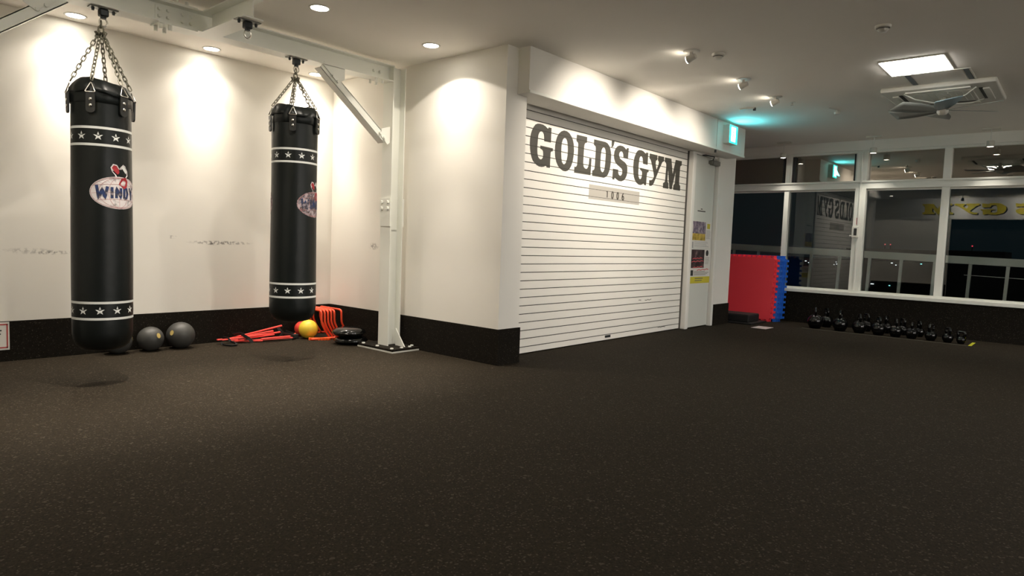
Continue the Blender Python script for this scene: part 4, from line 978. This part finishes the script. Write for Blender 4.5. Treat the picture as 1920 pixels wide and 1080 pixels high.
KL = ['largest glossy black kettlebell, front row beside the foam mats', 'big black kettlebell tucked behind the largest one', 'black kettlebell second from the left in the front row', 'black kettlebell third from the left in the front row',
      'black kettlebell in the back row behind the third front one', 'black kettlebell fourth from the left in the front row', 'black kettlebell in the back row behind the fourth front one', 'black kettlebell fifth from the left in the front row',
      'black kettlebell in the back row behind the fifth front one', 'black kettlebell sixth from the left in the front row', 'rightmost black kettlebell of the back row', 'black kettlebell third from the right in the front row', 'small black kettlebell second from the yellow tape', 'smallest black kettlebell next to the yellow tape']
KR = [15, 35, 5, 22, 50, 30, 0, 18, 42, 8, 28, -25, 38, 70]
for (x, y, r, h), lb, rz in zip(KB, KL, KR): kettlebell(x, y, r, h, radians(rz), lb)
o = bx('yellow_tape', (9.90, 10.33, 1.00, 1.035, .0, .0015), M['tape']); tag(o, 'short yellow tape strip on the floor at the end of the kettlebells', 'tape')
o = bx('pale_tape', (9.885, 9.905, 1.035, 3.02, .0, .0013), M['tape_grey']); tag(o, 'long worn pale tape line on the floor in front of the kettlebells', 'tape')

# ------------------------------------------------------------------ ceiling fittings
def downlight(x, y, label, grp):
    t = thing('downlight', label, 'ceiling light', (x, y, H), group=grp)
    bm = bmesh.new(); lathe(bm, [(.062, -.001), (.066, -.006), (.078, -.005), (.080, 0)], seg=32); finish('trim_ring', bm, M['plastic_white'], t, True)
    bm = bmesh.new(); bmesh.ops.create_circle(bm, cap_ends=True, segments=28, radius=.064, matrix=Matrix.Translation((0, 0, -.004))); bm.normal_update()
    for f in bm.faces:
        if f.normal.z > 0: f.normal_flip()
    fin_flat('lens', bm, M['lamp_glow'], t)
g = 'round recessed downlights over the niche'
downlight(*DOWN_WALL[0], 'round recessed downlight above the left punching bag, close to the rear wall', g)
downlight(*DOWN_WALL[1], 'round recessed downlight over the rear wall, between the two punching bags', g)
downlight(*DOWN_WALL[2], 'round recessed downlight over the rear wall, in the niche corner', g)
downlight(*DOWN_ROOM[0], 'round recessed downlight beyond the left edge of the photo', g)
downlight(*DOWN_ROOM[1], 'round recessed downlight in front of the left punching bag, above the picture', g)
downlight(*DOWN_ROOM[2], 'round recessed downlight in the open ceiling, front left near the top of the photo', g)
downlight(*DOWN_ROOM[3], 'round recessed downlight in the open ceiling, nearest the corner of the niche wall', g)
def aimed(x, y, label):
    t = thing('aimed_spotlight', label, 'spotlight', (x, y, H), group='three tilted ceiling spotlights aimed at the shutter')
    bm = bmesh.new(); lathe(bm, [(0, -.002), (.040, -.004), (.068, -.008), (.070, 0)], seg=28); finish('ceiling_ring', bm, M['plastic_white'], t, True)
    bm = bmesh.new(); box(bm, -.006, .006, -.012, .012, -.035, -.006); finish('arm', bm, M['plastic_white'], t)
    c = Vector((0, .0, -.060)); d = Vector((0, .94, -.30)).normalized()
    bm = bmesh.new(); cyl(bm, c - d * .042, c + d * .036, .022, .032, 24); finish('lamp_head', bm, M['cyl'], t)
    bm = bmesh.new(); cyl(bm, c + d * .0362, c + d * .040, .029, .029, 24); finish('lens', bm, M['lamp_glow2'], t)
aimed(*SPOTS[0], 'tilted white ceiling spotlight nearest the camera, beside the smoke detector')
aimed(*SPOTS[1], 'tilted white ceiling spotlight in the middle of the three')
aimed(*SPOTS[2], 'tilted white ceiling spotlight farthest away, nearest the exit sign')
def detector(x, y, label, r=.052):
    t = thing('smoke_detector', label, 'smoke detector', (x, y, H))
    bm = bmesh.new(); lathe(bm, [(r * 1.05, 0), (r * 1.05, -.012), (r * .9, -.018)], seg=28); finish('base', bm, M['plastic_white'], t, True)
    bm = bmesh.new(); lathe(bm, [(r * .72, -.017), (r * .74, -.030), (r * .5, -.045), (0, -.047)], seg=28); finish('sensor_cap', bm, M['cyl'], t, True)
    bm = bmesh.new(); tube(bm, [(r * .73 * cos(a), r * .73 * sin(a), -.024) for a in [2 * pi * k / 24 for k in range(24)]], .003, 6, True); finish('vent_slot', bm, M['louver'], t)
detector(5.47, 2.50, 'round white smoke detector right beside the nearest tilted spotlight')
detector(5.45, 1.24, 'round smoke detector alone on the ceiling, top right of the photo')
t = thing('motion_sensor', 'small white ceiling sensor on a short bracket between the spotlights and the fan', 'sensor', (8.36, 2.32, H))
bm = bmesh.new(); cyl(bm, (0, 0, -.045), (0, 0, -.02), .030, .034, 16); finish('sensor_head', bm, M['plastic_white'], t, False)
bm = bmesh.new(); box(bm, -.045, .045, -.012, .012, -.020, 0); tube(bm, [(-.03, .0, -.01), (-.20, .03, -.006)], .006, 6); finish('bracket', bm, M['alu'], t)
t = thing('sprinkler_head', 'tiny sprinkler head on the ceiling just beyond the farthest spotlight', 'sprinkler', (7.66, 2.60, H))
bm = bmesh.new(); cyl(bm, (0, 0, -.006), (0, 0, 0), .032, .034, 16); finish('rose', bm, M['alu'], t); bm = bmesh.new(); cyl(bm, (0, 0, -.03), (0, 0, -.005), .008); cyl(bm, (0, 0, -.034), (0, 0, -.03), .018); finish('nozzle', bm, M['chrome'], t)
t = thing('ceiling_hook_rail', 'small pale ceiling hook rail above the exit sign', 'hook rail', (7.74, 3.15, H))
bm = bmesh.new(); box(bm, -.02, .02, -.10, .08, -.012, 0, .003); finish('rail', bm, M['cyl'], t); bm = bmesh.new(); box(bm, -.01, .01, -.11, -.08, -.035, -.0, .003); finish('hook', bm, M['iron'], t)
# square panel lamp
t = thing('square_panel_lamp', 'bright square ceiling panel lamp next to the air conditioner', 'ceiling light', (6.71, 1.245, H))
bm = bmesh.new(); box(bm, -.262, .262, -.245, .245, -.010, 0); finish('frame', bm, M['plastic_white'], t)
bm = bmesh.new(); box(bm, -.25, .25, -.233, .233, -.016, -.0095); finish('diffuser', bm, M['panel_glow'], t)
dim = mat('rear_fill_glow', (1, 1, 1), .5, emit=(1, .97, .92), strength=2)
for k, (x, y) in enumerate(REAR_FILL):  # fixture copies dressing the added fill lamps
    c = copy_tree(t); c.location = (x, y, H); c['label'] = 'unseen square fill panel added over the rear gym floor behind the camera, %s' % ('left one', 'middle one', 'window side one')[k]
    for ch in c.children:
        if ch.name.startswith('diffuser'):
            ch.data = ch.data.copy(); ch.data.materials[0] = dim
# access hatch
t = thing('access_hatch', 'square ceiling hatch between the panel lamp and the air conditioner', 'hatch', (7.27, 1.15, H))
bm = bmesh.new()
for a in ((-.235, .235, -.262, -.250), (-.235, .235, .250, .262), (-.235, -.223, -.25, .25), (.223, .235, -.25, .25)): box(bm, *a, -.005, 0)
finish('frame', bm, M['alu'], t); bm = bmesh.new(); box(bm, -.222, .222, -.195, .195, -.003, 0); finish('cover', bm, M['ceil'], t)
bm = bmesh.new(); box(bm, -.21, .21, .205, .245, -.004, -.001); box(bm, -.21, .21, -.245, -.205, -.004, -.001); finish('slot', bm, mat('bluish_slot', (.14, .17, .19), .5), t)
# cassette air conditioner and its fan
t = thing('ceiling_air_conditioner', 'square four-way ceiling air conditioner behind the clear-bladed fan', 'air conditioner', (7.96, 1.21, H))
bm = bmesh.new(); box(bm, -.475, .475, -.475, .475, -.045, 0, .012); finish('panel', bm, M['ac'], t)
bm = bmesh.new(); box(bm, -.27, .27, -.27, .27, -.056, -.044, .006); finish('intake_grille', bm, M['ac'], t)
bm = bmesh.new()
for k in range(9): box(bm, -.24, .24, -.236 + .056 * k, -.222 + .056 * k, -.0585, -.0555)
finish('grille_ribs', bm, M['ac'], t)
for k in range(4):
    a = pi / 2 * k
    bm = bmesh.new(); box(bm, .318, .350, -.27, .27, -.0475, -.044, 0, Matrix.Rotation(a, 4, 'Z')); finish('air_outlet', bm, M['louver'], t)
    bm = bmesh.new(); box(bm, .350, .405, -.27, .27, -.062, -.048, .003, Matrix.Rotation(a, 4, 'Z')); finish('louver_flap', bm, M['ac'], t)
t = thing('clip_on_fan', 'smoky grey-bladed fan hanging under the air conditioner', 'fan', (7.90, 1.20, 2.56))
bm = bmesh.new(); lathe(bm, [(0, -.045), (.035, -.043), (.052, -.02), (.052, .04), (.03, .07), (.02, .13), (0, .13)], seg=24); finish('hub', bm, M['plastic_white'], t, True)
bm = bmesh.new()
for k in range(4):
    a = pi / 4 + pi / 2 * k; tube(bm, [(.03 * cos(a), .03 * sin(a), .06), (.30 * cos(a), .30 * sin(a), .09), (.42 * cos(a), .42 * sin(a), .135)], .006, 6)
finish('support_wires', bm, M['alu'], t)
for k in range(6):
    a = 2 * pi * k / 6 + .3
    bm = bmesh.new(); L = []
    for q in range(9):
        u = .05 + .44 * q / 8; w = .045 + .065 * sin(min(1, q / 6) * pi / 2); zc = .012 * q / 8
        L.append([bm.verts.new((u, s_ * w - .03 * q / 8, zc + s_ * w * .22)) for s_ in (-1, -.33, .33, 1)])
    for A, B in zip(L, L[1:]):
        for i in range(3): bm.faces.new((A[i], A[i + 1], B[i + 1], B[i]))
    bmesh.ops.rotate(bm, cent=(0, 0, 0), matrix=Matrix.Rotation(a, 3, 'Z'), verts=bm.verts)
    o = finish('fan_blade', bm, M['blade_bluish'] if k == 3 else M['blade'], t, True); o.modifiers.new('s', 'SOLIDIFY').thickness = .004  # one blade tinted bluer than the others
# window side cylinder lamps
for (x, y), nm in zip(PENDS, ('nearest the foam mats', 'in front of the wide window mullion', 'near the right edge of the photo', 'first beyond the right edge of the photo', 'second beyond the right edge of the photo')):
    t = thing('cylinder_lamp', 'small white cylinder lamp hanging before the window, %s' % nm, 'ceiling light', (x, y, H), group='small cylinder lamps along the window')
    bm = bmesh.new(); cyl(bm, (0, 0, -.165), (0, 0, 0), .006, seg=8); finish('rod', bm, M['alu'], t)
    bm = bmesh.new(); box(bm, -.035, .035, -.10, .10, -.022, 0, .003); finish('mount', bm, M['cyl'], t)
    bm = bmesh.new(); lathe(bm, [(0, -.165), (.040, -.165), (.043, -.17), (.043, -.238), (.039, -.240), (.038, -.232)], seg=28); finish('housing', bm, M['cyl'], t, True)
    bm = bmesh.new(); lathe(bm, [(0, -.234), (.0375, -.234), (.0375, -.231), (0, -.231)], seg=24); finish('lens', bm, M['lamp_glow'], t)

# ------------------------------------------------------------------ yellow name board behind the camera, visible as a reflection
t = thing('name_board', 'white name board with yellow outlined letters, seen reflected in the windows', 'sign', (-.44, 1.2, 2.16))
bx('board', (-.06, 0, -3.9, 3.0, 0, .585), M['sign_white'], t)
yy0, yy1 = 3.66 - 1.2, -1.35 - 1.2
xa, xb = 4.87, 7.969
for k, loops in GLYPHS.items():
    mp = lambda u, v, q=0: (.004 + q, yy1 + (u - xa) / (xb - xa) * (yy0 - yy1), .13 + (v - 1.82) / .39 * .30)
    bm = bmesh.new(); polyface(bm, loops, lambda u, v: tuple(Vector(mp(u, v)) + Vector((0, -.03, -.022)))); fin_flat('letter_shadow', bm, M['ink'], t)
    bm = bmesh.new(); polyface(bm, loops, lambda u, v: mp(u, v, .004)); fin_flat('letter', bm, M['sign_yellow'], t)
for y in (1.2, 2.6):
    t = thing('sign_spotlight', 'small black spotlight washing the name board, %s' % ('left one' if y < 2 else 'right one'), 'spotlight', (.42, y, H))
    bm = bmesh.new(); cyl(bm, (0, 0, -.09), (-.07, .01, -.12), .03, .04); finish('head', bm, M['iron'], t); bm = bmesh.new(); cyl(bm, (0, 0, -.10), (0, 0, 0), .008); finish('stem', bm, M['iron'], t)
